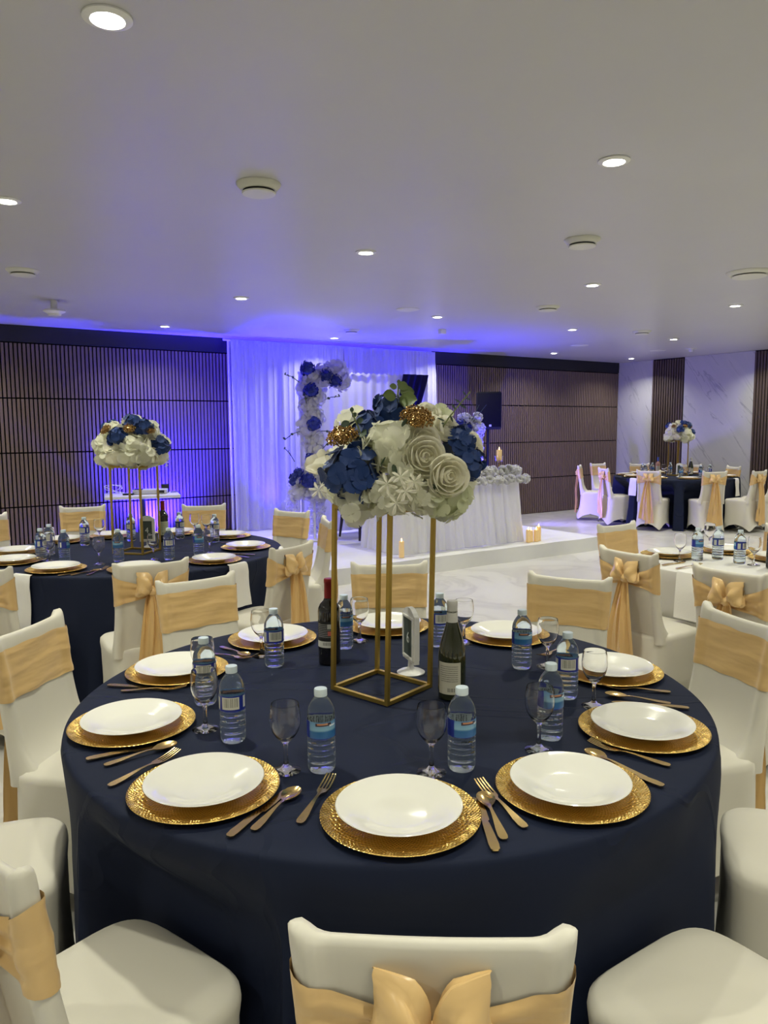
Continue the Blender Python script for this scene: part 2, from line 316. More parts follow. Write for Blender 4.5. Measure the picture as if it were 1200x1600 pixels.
    def mesh(self, name, material, smooth=True, sharp=42):
        me = bpy.data.meshes.new(name); me.from_pydata([tuple(p) for p in self.v], [], self.f)
        if any(self.uv):
            l = me.uv_layers.new(name='uv'); k = 0
            for f, t in zip(self.f, self.uv):
                for q in range(len(f)):
                    if t: l.data[k].uv = t[q]
                    k += 1
        if smooth:
            me.polygons.foreach_set('use_smooth', [True] * len(me.polygons))
            try: me.set_sharp_from_angle(angle=radians(sharp))
            except Exception: pass
        me.materials.append(material); me.update(); return me
    def build(self, name, material, parent=None, smooth=True, sharp=42):
        return link(name, self.mesh(name, material, smooth, sharp), parent)
def link(name, me, parent=None, loc=(0, 0, 0), rot=(0, 0, 0), scale=None):
    o = bpy.data.objects.new(name, me); COL.objects.link(o); o.location = loc; o.rotation_euler = rot
    if scale is not None: o.scale = scale if hasattr(scale, '__len__') else (scale,) * 3
    if parent is not None: o.parent = parent
    return o
def tag(o, label, cat, group=None, kind=None):
    o['label'] = label; o['category'] = cat
    if group: o['group'] = group
    if kind: o['kind'] = kind
    return o
def thing(name, label, cat, loc=(0, 0, 0), rotz=0.0, group=None):
    o = bpy.data.objects.new(name, None); COL.objects.link(o); o.empty_display_size = 0.05
    o.location = loc; o.rotation_euler = (0, 0, rotz); return tag(o, label, cat, group)
def dup(root, loc, rotz, label, group=None, skip=()):
    r = root.copy(); COL.objects.link(r); r.location = loc; r.rotation_euler = (0, 0, rotz); r['label'] = label
    if group: r['group'] = group
    def kids(a, b):
        for ch in a.children:
            if ch.name.split('.')[0] in skip: continue
            c = ch.copy(); COL.objects.link(c); c.parent = b; kids(ch, c)
    kids(root, r); return r
def structure(o): o['kind'] = 'structure'; return o
def orient(n, roll=0.0):
    n = Vector(n).normalized(); q = n.to_track_quat('Z', 'Y'); return q.to_matrix().to_4x4() @ Matrix.Rotation(roll, 4, 'Z')
def jit(a): return random.uniform(-a, a)

# ------------------------------------------------------------------ the room
ROT = Matrix.Rotation(YAW, 4, 'Z')
S0, T0 = -3.0, -4.2
def room_box(name, s0, s1, t0, t1, z0, z1, m):
    mb = MB().box(((s0 + s1) / 2, (t0 + t1) / 2, (z0 + z1) / 2), (s1 - s0, t1 - t0, z1 - z0)); o = mb.build(name, m, smooth=False)
    o.rotation_euler = (0, 0, YAW); return structure(o)
floor = room_box('floor', S0 - 0.1, SR + 0.1, T0 - 0.1, TB + 0.1, -0.1, 0, M['floor'])
ceiling = room_box('ceiling', S0 - 0.1, SR + 0.1, T0 - 0.1, TB + 0.1, CEIL, CEIL + 0.1, M['ceil'])
wall_back = room_box('wall_back', S0 - 0.1, SR + 0.1, TB, TB + 0.1, 0, CEIL, M['felt'])
wall_right = room_box('wall_right', SR, SR + 0.1, T0 - 0.1, TB, 0, CEIL, M['felt'])
wall_left = room_box('wall_left', S0 - 0.1, S0, T0 - 0.1, TB, 0, CEIL, M['wall'])
wall_front = room_box('wall_front', S0, SR, T0 - 0.1, T0, 0, CEIL, M['wall'])
room_box('trim_1', S0, SR - 0.03, TB - 0.035, TB, 2.545, CEIL, M['dark_paint'])
def slat_panel(width, height, pitch, sw, depth, slat_m):
    back = MB().box((width / 2, -0.005, height / 2), (width - 0.004, 0.010, height - 0.012)).mesh('wall_panel', M['felt'], False)
    mb = MB(); n = int(round(width / pitch))
    for k in range(n):
        x = (k + 0.5) * width / n; a, b_ = x - sw / 2, x + sw / 2; y0, y1 = -0.010, -0.010 - depth; z0, z1 = 0.008, height - 0.008
        mb.add([(a, y0, z0), (b_, y0, z0), (b_, y1, z0), (a, y1, z0), (a, y0, z1), (b_, y0, z1), (b_, y1, z1), (a, y1, z1)],
               [[0, 1, 2, 3], [7, 6, 5, 4], [3, 2, 6, 7], [0, 3, 7, 4], [2, 1, 5, 6]])
    return back, mb.mesh('slats', slat_m, False)
PH, PW = 0.6345, 1.15
bk, sl = slat_panel(PW, PH, 0.046, 0.030, 0.016, M['slat'])
for row in range(4):
    for k in range(10):
        s = SR - 0.02 - (k + 1) * PW
        p = link('wall_panel', bk, wall_back, (s, TB, row * PH)); q = link('slats', sl, p); q['kind'] = 'stuff'
SW = 0.65
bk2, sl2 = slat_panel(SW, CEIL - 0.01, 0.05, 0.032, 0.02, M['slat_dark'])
MW = 1.29
mp_me = MB().box((MW / 2, -0.008, CEIL / 2), (MW - 0.006, 0.016, CEIL - 0.004), bev=0.002).mesh('marble_panel', M['marble'], False)
t = 9.766; first = True
for k in range(4):
    w = 0.79 if k == 0 else MW
    o = link('marble_panel', mp_me, wall_right, (SR, t - 0.003, 0), (0, 0, -pi / 2), (w / MW, 1, 1)); t -= w
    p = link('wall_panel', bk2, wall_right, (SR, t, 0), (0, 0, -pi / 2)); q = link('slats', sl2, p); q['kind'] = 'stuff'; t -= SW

# ceiling fittings
def P2(s, t): v = WP(s, t); return (v.x, v.y)
dl = thing('downlight', 'x', 'ceiling light', (0, 0, CEIL))
MB().lathe([(0.050, -0.001), (0.072, -0.001), (0.072, -0.006), (0.062, -0.011), (0.050, -0.012), (0.046, -0.006), (0.050, -0.001)], 32).build('trim_ring', M['plastic'], dl)
MB().lathe([(0.0, -0.014), (0.025, -0.013), (0.040, -0.010), (0.048, -0.004), (0.048, 0.0)], 32).build('lens', M['lens'], dl)
DLAB = {(0.64, 2.42): 'largest lit downlight, at the top left of the ceiling', (0.64, 4.54): 'lit downlight cut by the left edge of the photo',
 (2.87, 2.42): 'lit downlight at the right, nearest the camera on that side', (2.87, 4.54): 'lit downlight in the middle of the ceiling, above the centrepiece',
 (2.87, 6.7): 'lit downlight on the ceiling in front of the left end of the drape', (2.87, 8.95): 'lit downlight over the slatted wall left of the drape',
 (5.15, 4.54): 'lit downlight beside the round vent right of centre', (5.15, 6.7): 'lit downlight in front of the right half of the white drape',
 (5.15, 8.95): 'lit downlight right above the top of the white drape', (7.25, 4.54): 'lit downlight at the right below the vent at the photo edge',
 (7.25, 6.7): 'lit downlight on the ceiling over the right end of the head table', (9.27, 6.7): 'lit downlight in front of the grey marble wall',
 (9.27, 8.95): 'lit downlight above the black loudspeaker side of the slatted wall', (11.2, 8.95): 'lit downlight in the far corner by the marble wall'}
first = True
for st in GRID_S:
    for tt in GRID_T:
        if (st, tt) not in SEEN: continue
        x, y = P2(st, tt)
        if first: dl.location = (x, y, CEIL); dl['label'] = DLAB[(st, tt)]; dl['group'] = 'ceiling downlights'; first = False
        else: dup(dl, (x, y, CEIL), 0, DLAB[(st, tt)])
vt = thing('ceiling_vent', 'round white valve vent standing proud of the ceiling, nearest the camera', 'vent', (-0.61, 3.906, CEIL), 0, 'round ceiling vents')
MB().lathe([(0.0, -0.001), (0.11, -0.001), (0.11, -0.006), (0.088, -0.032), (0.070, -0.034)], 40).build('rim', M['vent'], vt)
MB().lathe([(0.078, -0.033), (0.074, -0.046), (0.060, -0.046)], 40).build('gap', M['vent_dark'], vt)
MB().lathe([(0.0, -0.050), (0.055, -0.052), (0.080, -0.050), (0.084, -0.044), (0.070, -0.040), (0.0, -0.038)], 40).build('disc', M['vent'], vt)
for (x, y, sc, lb) in ((-2.72, 5.9, 1.08, 'round white vent at the left edge with a dark gap above its rim'), (1.292, 5.058, 1.05, 'round white vent right of centre behind the bright downlight'),
                       (2.89, 6.142, 1.55, 'largest round vent, cut by the right edge of the photo'), (1.662, 7.808, 1.1, 'round vent on a lighter paint patch left of a downlight'),
                       (-0.387, 9.512, 0.9, 'small far vent on the blue-lit ceiling above the drape'), (3.291, 9.821, 1.05, 'flat far vent above the marble wall side')):
    o = dup(vt, (x, y, CEIL), 0, lb); o.scale = (sc, sc, 0.8 if y > 5.5 else 1)
def plate_fit(name, x, y, r, h, lb, cat='ceiling plate'):
    o = tag(MB().lathe([(0, -h), (r * 0.8, -h), (r, -h * 0.4), (r, -0.001), (0, -0.001)], 28).build(name, M['vent']), lb, cat); o.location = (x, y, CEIL); return o
plate_fit('blanking_plate', 0.255, 7.916, 0.12, 0.012, 'flat round blank plate on the ceiling left of a small downlight')
plate_fit('blanking_plate', 2.912, 11.449, 0.13, 0.012, 'far flat plate on the ceiling beside the wall-side downlight')
plate_fit('blanking_plate', 4.382, 12.289, 0.12, 0.012, 'farthest flat plate, near the corner of the ceiling')
o = thing('smoke_detector', 'white smoke detector hanging on a short stem near the slatted wall', 'detector', (-3.066, 7.242, CEIL))
MB().lathe([(0.03, -0.001), (0.03, -0.075), (0.045, -0.085)], 20).build('stem', M['vent'], o)
MB().lathe([(0.0, -0.085), (0.09, -0.087), (0.1, -0.105), (0.06, -0.125), (0.055, -0.14), (0.0, -0.142)], 28).build('head', M['plastic'], o)
o = tag(MB().box((0, 0, -0.03), (0.08, 0.06, 0.058), bev=0.006).build('sensor_box', M['plastic']), 'small white sensor box on the ceiling above the right end of the drape', 'sensor'); o.location = (0.73, 9.506, CEIL); o.rotation_euler = (0, 0, YAW)
o = thing('motion_sensor', 'small white sensor on a bracket before the marble wall', 'sensor', (4.805, 12.021, CEIL), YAW)
MB().box((0, 0, -0.006), (0.16, 0.1, 0.010), bev=0.002).build('bracket', M['plastic'], o); MB().lathe([(0.0, -0.06), (0.03, -0.055), (0.04, -0.03), (0.04, -0.011)], 20).build('dome', M['device'], o)

# ------------------------------------------------------------------ covered chair
def chair_pts(n=34):
    """perimeter of the back in plan: unit outline, round posts at both ends and a thin middle; returns (x, y)"""
    xs = [0.86 * (1 - 2 * i / n) for i in range(n + 1)]; end = [pi / 2 - pi * k / 8 for k in range(1, 8)]
    out = [(x, 1.0) for x in xs] + [(-0.86 - 0.14 * cos(a), sin(a)) for a in end] + [(-x, -1.0) for x in xs] + [(0.86 + 0.14 * cos(a), -sin(a)) for a in end]
    return out
BP = chair_pts()
def back_line(z): return -0.165 - 0.065 * ((z - 0.45) / 0.46) if z > 0.45 else -0.165
def back_half(z): return 0.186 - 0.012 * sin(pi * min(1, max(0, (z - 0.45) / 0.46)))
def thick(xn): q = min(1, max(0, (abs(xn) - 0.70) / 0.2)); return 0.011 + 0.012 * q * q * (3 - 2 * q)
def top_z(xn): return 0.888 + 0.015 * exp(-(max(0, 0.92 - abs(xn)) / 0.07) ** 2) - 0.006 * cos(xn * pi / 2)
def back_vert(u, v):
    k = int(round(u * len(BP))) % len(BP); xn, yn = BP[k]
    shrink = 1.0
    if v > 0.86: shrink = sqrt(max(0.0, 1 - ((v - 0.86) / 0.14) ** 2)); zf = 0.86 + 0.14 * sin((v - 0.86) / 0.14 * pi / 2)
    else: zf = v
    zt = top_z(xn); z = 0.42 + (zt - 0.42) * (zf * 0.5 + 0.5 if v > 0.86 else zf / 0.86 * 0.93)
    if v > 0.86: z = 0.42 + (zt - 0.42) * (0.93 + 0.07 * sin((v - 0.86) / 0.14 * pi / 2))
    w = back_half(z); f = thick(xn) * yn * shrink
    if yn > 0: f += 0.075 * exp(-max(0, z - 0.45) / 0.05) * yn
    return (xn * w * (1 - 0.02 * (1 - shrink)), back_line(z) + f, z)
def ring(a, y0, y1, z, n=44, e=0.42, arch=0.0):
    out = []
    for i in range(n):
        t_ = 2 * pi * i / n; c, s = cos(t_), sin(t_)
        xx = math.copysign(abs(c) ** e, c); yy = math.copysign(abs(s) ** e, s)
        zz = z + arch * max(0.0, 1 - (min(abs(xx), abs(yy))) ** 2 * 1.15)
        out.append((xx * a, (y0 + y1) / 2 + yy * (y1 - y0) / 2, zz))
    return out
def seat_cover():
    rows = [ring(0.205, -0.245, 0.212, 0.004, arch=0.11), ring(0.198, -0.225, 0.205, 0.10, arch=0.05), ring(0.194, -0.200, 0.200, 0.25), ring(0.197, -0.190, 0.200, 0.40), ring(0.201, -0.188, 0.204, 0.438),
            ring(0.199, -0.186, 0.202, 0.456), ring(0.188, -0.175, 0.190, 0.468), ring(0.15, -0.14, 0.15, 0.474), ring(0.08, -0.08, 0.08, 0.477)]
    vs = [p for r in rows for p in r]; n = 44; fs = []
    for j in range(len(rows) - 1):
        for i in range(n): fs.append([j * n + i, j * n + (i + 1) % n, (j + 1) * n + (i + 1) % n, (j + 1) * n + i])
    fs.append([(len(rows) - 1) * n + i for i in range(n)]); return MB().add(vs, fs)
def sash_vert(u, v):
    k = int(round(u * len(BP))) % len(BP); xn, yn = BP[k]
    zc, hh = 0.765, 0.080
    q = 0.0
    if yn < -0.15: q = (1 - abs(xn) ** 1.0) ** 0.65; hh = 0.080 - 0.056 * q; zc = 0.765 - 0.020 * q
    z = zc + hh * (2 * v - 1) * (1 + 0.02 * sin(9 * xn))
    cre = 0.7 * sin(8 * v + 2.6 * xn + 1.5 * sin(1.7 * xn)) + 0.45 * max(0, sin(15 * v - 2.2 * xn + 2 * sin(2.1 * xn))) ** 3 * 2 + 0.25 * sin(6 * xn + 3 * v)
    off = 0.0025 + 0.006 * q * cos(5 * pi * v) + 0.0019 * cre + 0.006 * q
    return (xn * back_half(z) * 1.0 + xn * 0.0035, back_line(z) + thick(xn) * yn + (off + 0.002) * (1 if yn > 0 else -1) * min(1, abs(yn) * 2), z)
def loop_fn(sgn):
    ang = radians(50)
    def fn(u, v):
        L_ = 0.096 * v; wv = 0.010 + 0.040 * sin(pi * min(1, v * 0.74 + 0.04)) ** 1.2 - 0.018 * max(0, v - 0.7) / 0.3
        th = 0.009 + 0.020 * sin(pi * v ** 0.8)
        a = 2 * pi * u; rip = 1 + 0.22 * cos(6 * a + sgn + 2 * v) * (1 - 0.45 * v)
        lx = wv * cos(a) * rip; ly = th * sin(a) * rip
        tip = 0.02 * cos(a) * v
        dx, dz = cos(ang), sin(ang)
        return (sgn * (0.012 + dx * (L_ + tip) + dz * lx * -1), -0.236 - 0.02 * sin(pi * v) + ly, 0.742 + dz * (L_ + tip * 1.5) + dx * lx * 1.0)
    return fn
def tail_fn(sgn):
    def fn(u, v):
        w = 0.020 + 0.050 * v ** 0.55; x0 = sgn * (0.008 + 0.042 * v)
        x = x0 + w * (2 * u - 1); fold = 0.011 * sin(u * 3.4 * pi + sgn) * (1 - 0.3 * v) + 0.005 * sin(u * 9 * pi + 3 * v) * (1 - v) + 0.006 * sin(7 * v + 5 * u)
        return (x, -0.243 - 0.018 * sin(pi * min(1, v * 1.3)) - 0.018 * v + fold - (0.006 if sgn > 0 else 0), 0.745 - (0.58 + 0.05 * (sgn > 0)) * v + 0.03 * (u - 0.5) * v * sgn)
    return fn
def make_chair(label):
    c = thing('covered_chair', label, 'chair', (0, 0, 0), 0, 'ivory covered chairs with gold sashes')
    seat_cover().build('seat_cover', M['spandex'], c)
    mb = MB().grid(back_vert, len(BP), 26, closed=True); n = len(BP); mb.f.append([26 * n + i for i in range(n)]); mb.uv.append(None)
    mb.build('back_cover', M['spandex'], c, sharp=100)
    sa = MB().grid(sash_vert, len(BP), 22, closed=True).build('sash', M['satin'], c, sharp=120)
    MB().grid(loop_fn(-1), 30, 10, closed=True).build('bow_loop', M['satin'], sa); MB().grid(loop_fn(1), 30, 10, closed=True).build('bow_loop', M['satin'], sa)
    MB().grid(lambda u, v: ((0.026 + 0.004 * cos(6 * pi * v)) * sin(pi * v) * cos(2 * pi * u), -0.246 + 0.021 * sin(pi * v) * sin(2 * pi * u), 0.718 + 0.062 * v), 18, 10, closed=True).build('knot', M['satin'], sa)
    for sg in (-1, 1): MB().grid(tail_fn(sg), 22, 26).build('sash_tail', M['satin_tail'], sa)
    return c
def chair_at(mx_, my_, lr_deg, back):
    """origin and turn of a chair from the middle of its back's top edge and the bearing of that edge from left to right in view"""
    rz = radians(lr_deg if back else lr_deg - 180); off = Vector((0, -0.228, 0)); off.rotate(Euler((0, 0, rz))); return (mx_ - off.x, my_ - off.y, rz)
CH = {
 'main': [(0.057, 0.90, -2.7, 1, 'chair nearest the camera, its ivory back and gold bow at the bottom edge'), (0.75, 1.09, 34, 1, 'chair at the bottom right of which only the ivory seat shows'),
          (1.28, 1.72, 69, 1, 'chair at the right edge with only its seat beside the navy cloth showing'), (1.211, 2.522, -74, 0, 'chair at the right edge with broad flat gold band, behind the right-hand plates'),
          (0.797, 3.219, -28.9, 0, 'chair with flat gold band behind the plate right of the dark green wine bottle'), (0.023, 3.558, 3.5, 0, 'chair with flat gold band straight behind the gold flower stand'),
          (-0.815, 3.232, 38.7, 0, 'chair with flat gold band in front of a bow-backed chair, behind the left-hand plates'), (-1.19, 2.46, 78.5, 0, 'chair at the left edge with broad slanting gold band above the left plates'),
          (-1.23, 1.70, -71, 1, 'chair at the left edge with mostly its seat showing beside the navy cloth'), (-0.664, 1.135, -37, 1, 'chair at the bottom left with large seat and satin sash at the frame edge')],
 'left': [(-2.55, 6.38, 21.7, 0, 'chair with gold band left of the white side table, against the slatted wall'), (-1.535, 6.43, 13.3, 0, 'chair with gold band just left of the drape, behind the red wine bottle'),
          (-0.724, 5.926, -34.9, 0, 'chair with gold band standing in front of the white drape'), (-1.131, 3.631, 30.1, 1, 'bow-backed chair with long tail, half hidden by the chair before it'),
          (-0.508, 4.138, 58, 1, 'bow-backed chair at the right rim of the left navy table'), (-0.396, 5.325, -75.5, 0, 'chair seen from its side beside the left post of the gold stand'),
          (-3.04, 5.72, 57, 0, 'chair at the left edge in front of the slatted wall'), (-1.917, 3.50, -5, 1, 'chair at the left edge above the slanting gold band')],
 'far': [(3.25, 12.6, -110, 1, 'far chair seen from its side, first from the slatted wall'), (3.78, 13.4, 0, 0, 'far chair behind the left end of the far navy table'), (3.42, 11.8, 0, 0, 'far bow-backed chair in bluish light, second from the left'),
         (4.45, 13.2, 0, 0, 'far chair behind the far flower stand, left of it'), (3.88, 11.1, 0, 0, 'far bow-backed chair before the far navy cloth, left of its middle'), (5.17, 12.8, 0, 0, 'far chair behind the far flower stand, right of it'),
         (4.70, 10.75, 0, 0, 'far bow-backed chair before the far navy cloth, right of its middle'), (5.58, 12.08, 0, 0, 'far chair behind the right end of the far navy table'),
         (5.38, 10.84, 0, 0, 'far bow-backed chair at the right end, turned to its left'), (5.78, 11.2, 0, 0, 'far chair at the right edge with only a sash tail in view')],
 'near': [(1.539, 4.981, 33.5, 0, 'chair with gold band at the head of the white table, by the stage'), (1.262, 3.88, -56.5, 1, 'bow-backed chair with long tail left of the hanging white napkin'),
          (1.545, 3.34, -55, 1, 'bow-backed chair at the white table, right of the hanging napkin'), (2.59, 4.75, 123.5, 1, 'chair at the right edge on the far side of the white table')]}
TC = {'main': (0.012, 2.184), 'left': (-1.60, 4.90), 'far': (4.60, 11.95)}
chairs = {}; proto = None
for key, lst in CH.items():
    chairs[key] = []
    for (mx_, my_, lr, bk_, lb) in lst:
        if key == 'far' and lr == 0:
            f = atan2(TC['far'][1] - my_, TC['far'][0] - mx_); x, y, rz = chair_at(mx_, my_, math.degrees(f) - 90, 1)
        else: x, y, rz = chair_at(mx_, my_, lr, bk_)
        if proto is None: proto = make_chair(lb); proto.location = (x, y, 0); proto.rotation_euler = (0, 0, rz)
        else: dup(proto, (x, y, 0), rz, lb)
        chairs[key].append((x, y, rz))

# ------------------------------------------------------------------ round cloths
TZ = 0.75
def round_cloth(cx, cy, R, chs, seed, m, label):
    rnd = random.Random(seed); ph = [rnd.uniform(0, 6.28) for _ in range(6)]; n = 220
    rows = []
    def fold(th): return 0.5 * sin(11 * th + ph[0]) + 0.3 * sin(19 * th + ph[1]) + 0.3 * sin(7 * th + ph[2]) + 0.15 * sin(31 * th + ph[3])
    prof = [(0.0, TZ), (0.2, TZ), (0.4, TZ), (0.6, TZ), (0.75, TZ), (0.85, TZ), (R - 0.016, TZ), (R - 0.008, TZ - 0.0015), (R - 0.002, TZ - 0.006), (R, TZ - 0.014)]
    vs, fs = [(0, 0, TZ)], []
    def dent(x, y, z):
        if z > 0.70: return x, y
        k = min(1, (0.70 - z) / 0.14)
        for (ax, ay, rz) in chs:
            dx, dy = cx + x - ax, cy + y - ay
            lx = dx * cos(-rz) - dy * sin(-rz); ly = dx * sin(-rz) + dy * cos(-rz)
            if abs(lx) < 0.30 and -0.25 < ly < 0.232:
                w = min(1, max(0, (0.30 - abs(lx)) / 0.075)); push = (0.232 - ly) * w * k
                x += -sin(rz) * push; y += cos(rz) * push
        return x, y
    first_row = True; idx = []
    zs = [TZ - 0.014 - (TZ - 0.018) * (j / 26) ** 1.0 for j in range(1, 27)]
    allrows = [(r, z, 0.0) for r, z in prof[1:]] + [(R, z, (TZ - 0.014 - z) / (TZ - 0.018)) for z in zs]
    for (r, z, d) in allrows:
        b0 = len(vs)
        for i in range(n):
            th = 2 * pi * i / n; rr = r + d * 0.045 + fold(th) * (0.036 * d ** 0.6); zz = z
            x, y = rr * cos(th), rr * sin(th)
            if d > 0: x, y = dent(x, y, z)
            vs.append((x, y, zz))
        idx.append(b0)
    for i in range(n): fs.append([0, idx[0] + i, idx[0] + (i + 1) % n])
    for j in range(len(idx) - 1):
        for i in range(n): fs.append([idx[j] + i, idx[j + 1] + i, idx[j + 1] + (i + 1) % n, idx[j] + (i + 1) % n])
    o = MB().add(vs, fs).build('tablecloth', m); o.location = (cx, cy, 0); return tag(o, label, 'tablecloth')
round_cloth(*TC['main'], 0.90, chairs['main'], 1, M['cloth'], 'navy cloth to the floor over the big round table in front')
round_cloth(*TC['left'], 0.92, chairs['left'], 2, M['cloth'], 'navy cloth over the round table at the left')
round_cloth(*TC['far'], 0.93, chairs['far'], 3, M['cloth'], 'navy cloth over the far round table by the marble wall')
# rectangular white table at the right
def rect_cloth():
    s0, s1, t0, t1 = 3.55, 4.42, 0.9, 3.02; mb = MB(); n = 150
    def edge(u):
        per = 2 * ((s1 - s0) + (t1 - t0)); d = u * per
        if d < (s1 - s0): return s0 + d, t0
        d -= s1 - s0
        if d < (t1 - t0): return s1, t0 + d
        d -= t1 - t0
        if d < (s1 - s0): return s1 - d, t1
        return s0, t1 - (d - (s1 - s0))
    rows = [(0.0, TZ), (0.5, TZ), (0.97, TZ), (0.995, TZ - 0.004), (1.0, TZ - 0.014)] + [(1.0, TZ - 0.014 - 0.734 * j / 12) for j in range(1, 13)]
    cs, ct = (s0 + s1) / 2, (t0 + t1) / 2; vs, fs = [], []
    for (k, z) in rows:
        d = max(0, (TZ - 0.014 - z) / 0.734)
        for i in range(n):
            s, t = edge(i / n); s = cs + (s - cs) * k; t = ct + (t - ct) * k
            if d > 0: q = 0.012 * d * sin(i * 1.1) - 0.11 * min(1, d * 2.2) * (abs(s - cs) > 0.40); s += (q if s > cs else -q) * (abs(s - cs) > 0.40); t += 0.012 * d * sin(i * 1.3) - 0.24 * min(1, d * 2.2) * (t > 2.9)
            v = WP(s, t, z); vs.append(v)
    for j in range(len(rows) - 1):
        for i in range(n): fs.append([j * n + i, (j + 1) * n + i, (j + 1) * n + (i + 1) % n, j * n + (i + 1) % n])
    return tag(MB().add(vs, fs).build('tablecloth', M['white_cloth']), 'white cloth over the long table at the right', 'tablecloth')
rect_cloth()

# ------------------------------------------------------------------ tableware
def charger_mesh():
    n = 288; mb = MB(); prof = [(0.108, 0.0055), (0.119, 0.0062)] + [(0.122 + 0.0036 * k, 0.0066 + 0.0066 * k / 10) for k in range(11)] + [(0.1605, 0.0148), (0.162, 0.0135), (0.158, 0.0115), (0.118, 0.0012), (0.108, 0.0008)]
    vs = [(0, 0, 0.0055), (0, 0, 0.0008)]; fs = []
    for j, (r, z) in enumerate(prof):
        for i in range(n):
            dz = 0 if not 2 <= j <= 12 else 0.0007 * (1 if (i // 2) % 2 else -1) if j < 9 else 0.0010 * (1 if (i // 2 + j) % 2 else -1)
            vs.append((r * cos(2 * pi * i / n), r * sin(2 * pi * i / n), z + dz))
    for i in range(n):
        k = (i + 1) % n; fs.append([0, 2 + i, 2 + k])
        for j in range(len(prof) - 1): fs.append([2 + j * n + i, 2 + (j + 1) * n + i, 2 + (j + 1) * n + k, 2 + j * n + k])
        q = 2 + (len(prof) - 1) * n; fs.append([1, q + k, q + i])
    return mb.add(vs, fs).mesh('charger_plate', M['charger'])
charger_me = charger_mesh()
plate_me = MB().lathe([(0, 0.0062), (0.062, 0.0062), (0.066, 0.0095), (0.100, 0.022), (0.1255, 0.0300), (0.128, 0.0318), (0.1265, 0.0332), (0.122, 0.0325), (0.098, 0.0262), (0.070, 0.0148), (0.056, 0.0118), (0, 0.0112)], 64).mesh('dinner_plate', M['porcelain'])
bot_prof = [(0, 0.004), (0.020, 0.002), (0.027, 0.0), (0.0305, 0.005), (0.0320, 0.013)]
z = 0.018
for k in range(5): bot_prof += [(0.0322, z), (0.0322, z + 0.0065), (0.0292, z + 0.0092), (0.0292, z + 0.0108)]; z += 0.0133
bot_prof += [(0.0322, z), (0.0322, 0.126), (0.0312, 0.129), (0.0318, 0.132), (0.0316, 0.140), (0.0295, 0.150), (0.0245, 0.161), (0.0175, 0.1715), (0.0140, 0.176), (0.0126, 0.179), (0.0126, 0.190), (0, 0.190)]
bot_prof = [(r, zz * 0.985) for r, zz in bot_prof]
body_me = MB().lathe(bot_prof, 36).mesh('body', M['water'])
label_me = MB().lathe([(0.0327, 0.084), (0.0329, 0.0885), (0.0329, 0.098), (0.0329, 0.107), (0.0329, 0.117), (0.0327, 0.1235)], 48).mesh('label', M['label'])
cap_me = MB().lathe([(0.0130, 0.176), (0.0148, 0.176), (0.0150, 0.1775), (0.0150, 0.190), (0.0140, 0.1925), (0, 0.193)], 28).mesh('cap', M['cap'])
def bottle(x, y, rz, lb, z=TZ, group='water bottles'):
    o = thing('water_bottle', lb, 'bottle', (x, y, z + 0.0005), rz, group); link('body', body_me, o); link('label', label_me, o); link('cap', cap_me, o); return o
gl_prof = [(0, 0.001), (0.033, 0.001), (0.034, 0.0025), (0.030, 0.005), (0.012, 0.010), (0.0062, 0.016), (0.0048, 0.032), (0.0045, 0.050), (0.0058, 0.066), (0.012, 0.073), (0.022, 0.083), (0.0305, 0.097), (0.0350, 0.114), (0.0355, 0.128), (0.0335, 0.148), (0.0315, 0.160),
           (0.0310, 0.1608), (0.0304, 0.160), (0.0323, 0.148), (0.0342, 0.128), (0.0337, 0.114), (0.0293, 0.098), (0.0208, 0.0852), (0.0105, 0.0775), (0, 0.0755)]
glass_me = MB().lathe(gl_prof, 40).mesh('wine_glass', M['glass'])
def glass(x, y, lb, z=TZ, group='wine glasses'):
    o = link('wine_glass', glass_me, None, (x, y, z + 0.0005)); return tag(o, lb, 'glass', group)
def strip_slab(stations, cols, keep, th):
    return MB().slab([[(s[1] * (2 * c / cols - 1) + (s[3] if len(s) > 3 else 0), s[0], s[2] - (s[4] * (1 - (2 * c / cols - 1) ** 2) if len(s) > 4 else 0)) for c in range(cols + 1)] for s in stations], keep, th)
# all cutlery: handle end at y = 0, tip towards +y, lying on z = 0
hand = [(0.0, 0.004, 0.0035), (0.003, 0.0075, 0.0035), (0.012, 0.0095, 0.0036), (0.035, 0.0085, 0.0045), (0.06, 0.006, 0.0065), (0.085, 0.0040, 0.0085)]
spoon_me = strip_slab(hand + [(0.105, 0.0032, 0.0090), (0.118, 0.0040, 0.0080), (0.126, 0.0110, 0.0085, 0, 0.002), (0.138, 0.0178, 0.0095, 0, 0.0055), (0.152, 0.0198, 0.0100, 0, 0.0068), (0.166, 0.0170, 0.0100, 0, 0.0055), (0.176, 0.0105, 0.0098, 0, 0.002), (0.180, 0.0030, 0.0096)], 6, lambda j, i: True, 0.0018).mesh('spoon', M['cutlery'])
fst = hand + [(0.105, 0.0032, 0.0090), (0.118, 0.0045, 0.0080), (0.128, 0.0105, 0.0072), (0.142, 0.0125, 0.0068), (0.150, 0.0128, 0.0070), (0.165, 0.0126, 0.0090), (0.182, 0.0122, 0.0125), (0.196, 0.0118, 0.0165)]
fork_me = strip_slab(fst, 7, lambda j, i: j < 9 or i % 2 == 0, 0.0018).mesh('fork', M['cutlery'])
knife_me = strip_slab([(0.0, 0.004, 0.005), (0.004, 0.0085, 0.005), (0.02, 0.010, 0.0055), (0.06, 0.0085, 0.0055), (0.095, 0.0072, 0.005), (0.105, 0.0060, 0.0040), (0.112, 0.0080, 0.0030, 0.002), (0.15, 0.0088, 0.0028, 0.002), (0.185, 0.0082, 0.0026, 0.001), (0.198, 0.0055, 0.0025, -0.002), (0.206, 0.0015, 0.0025, -0.005)], 3, lambda j, i: True, 0.0024).mesh('table_knife', M['cutlery'])
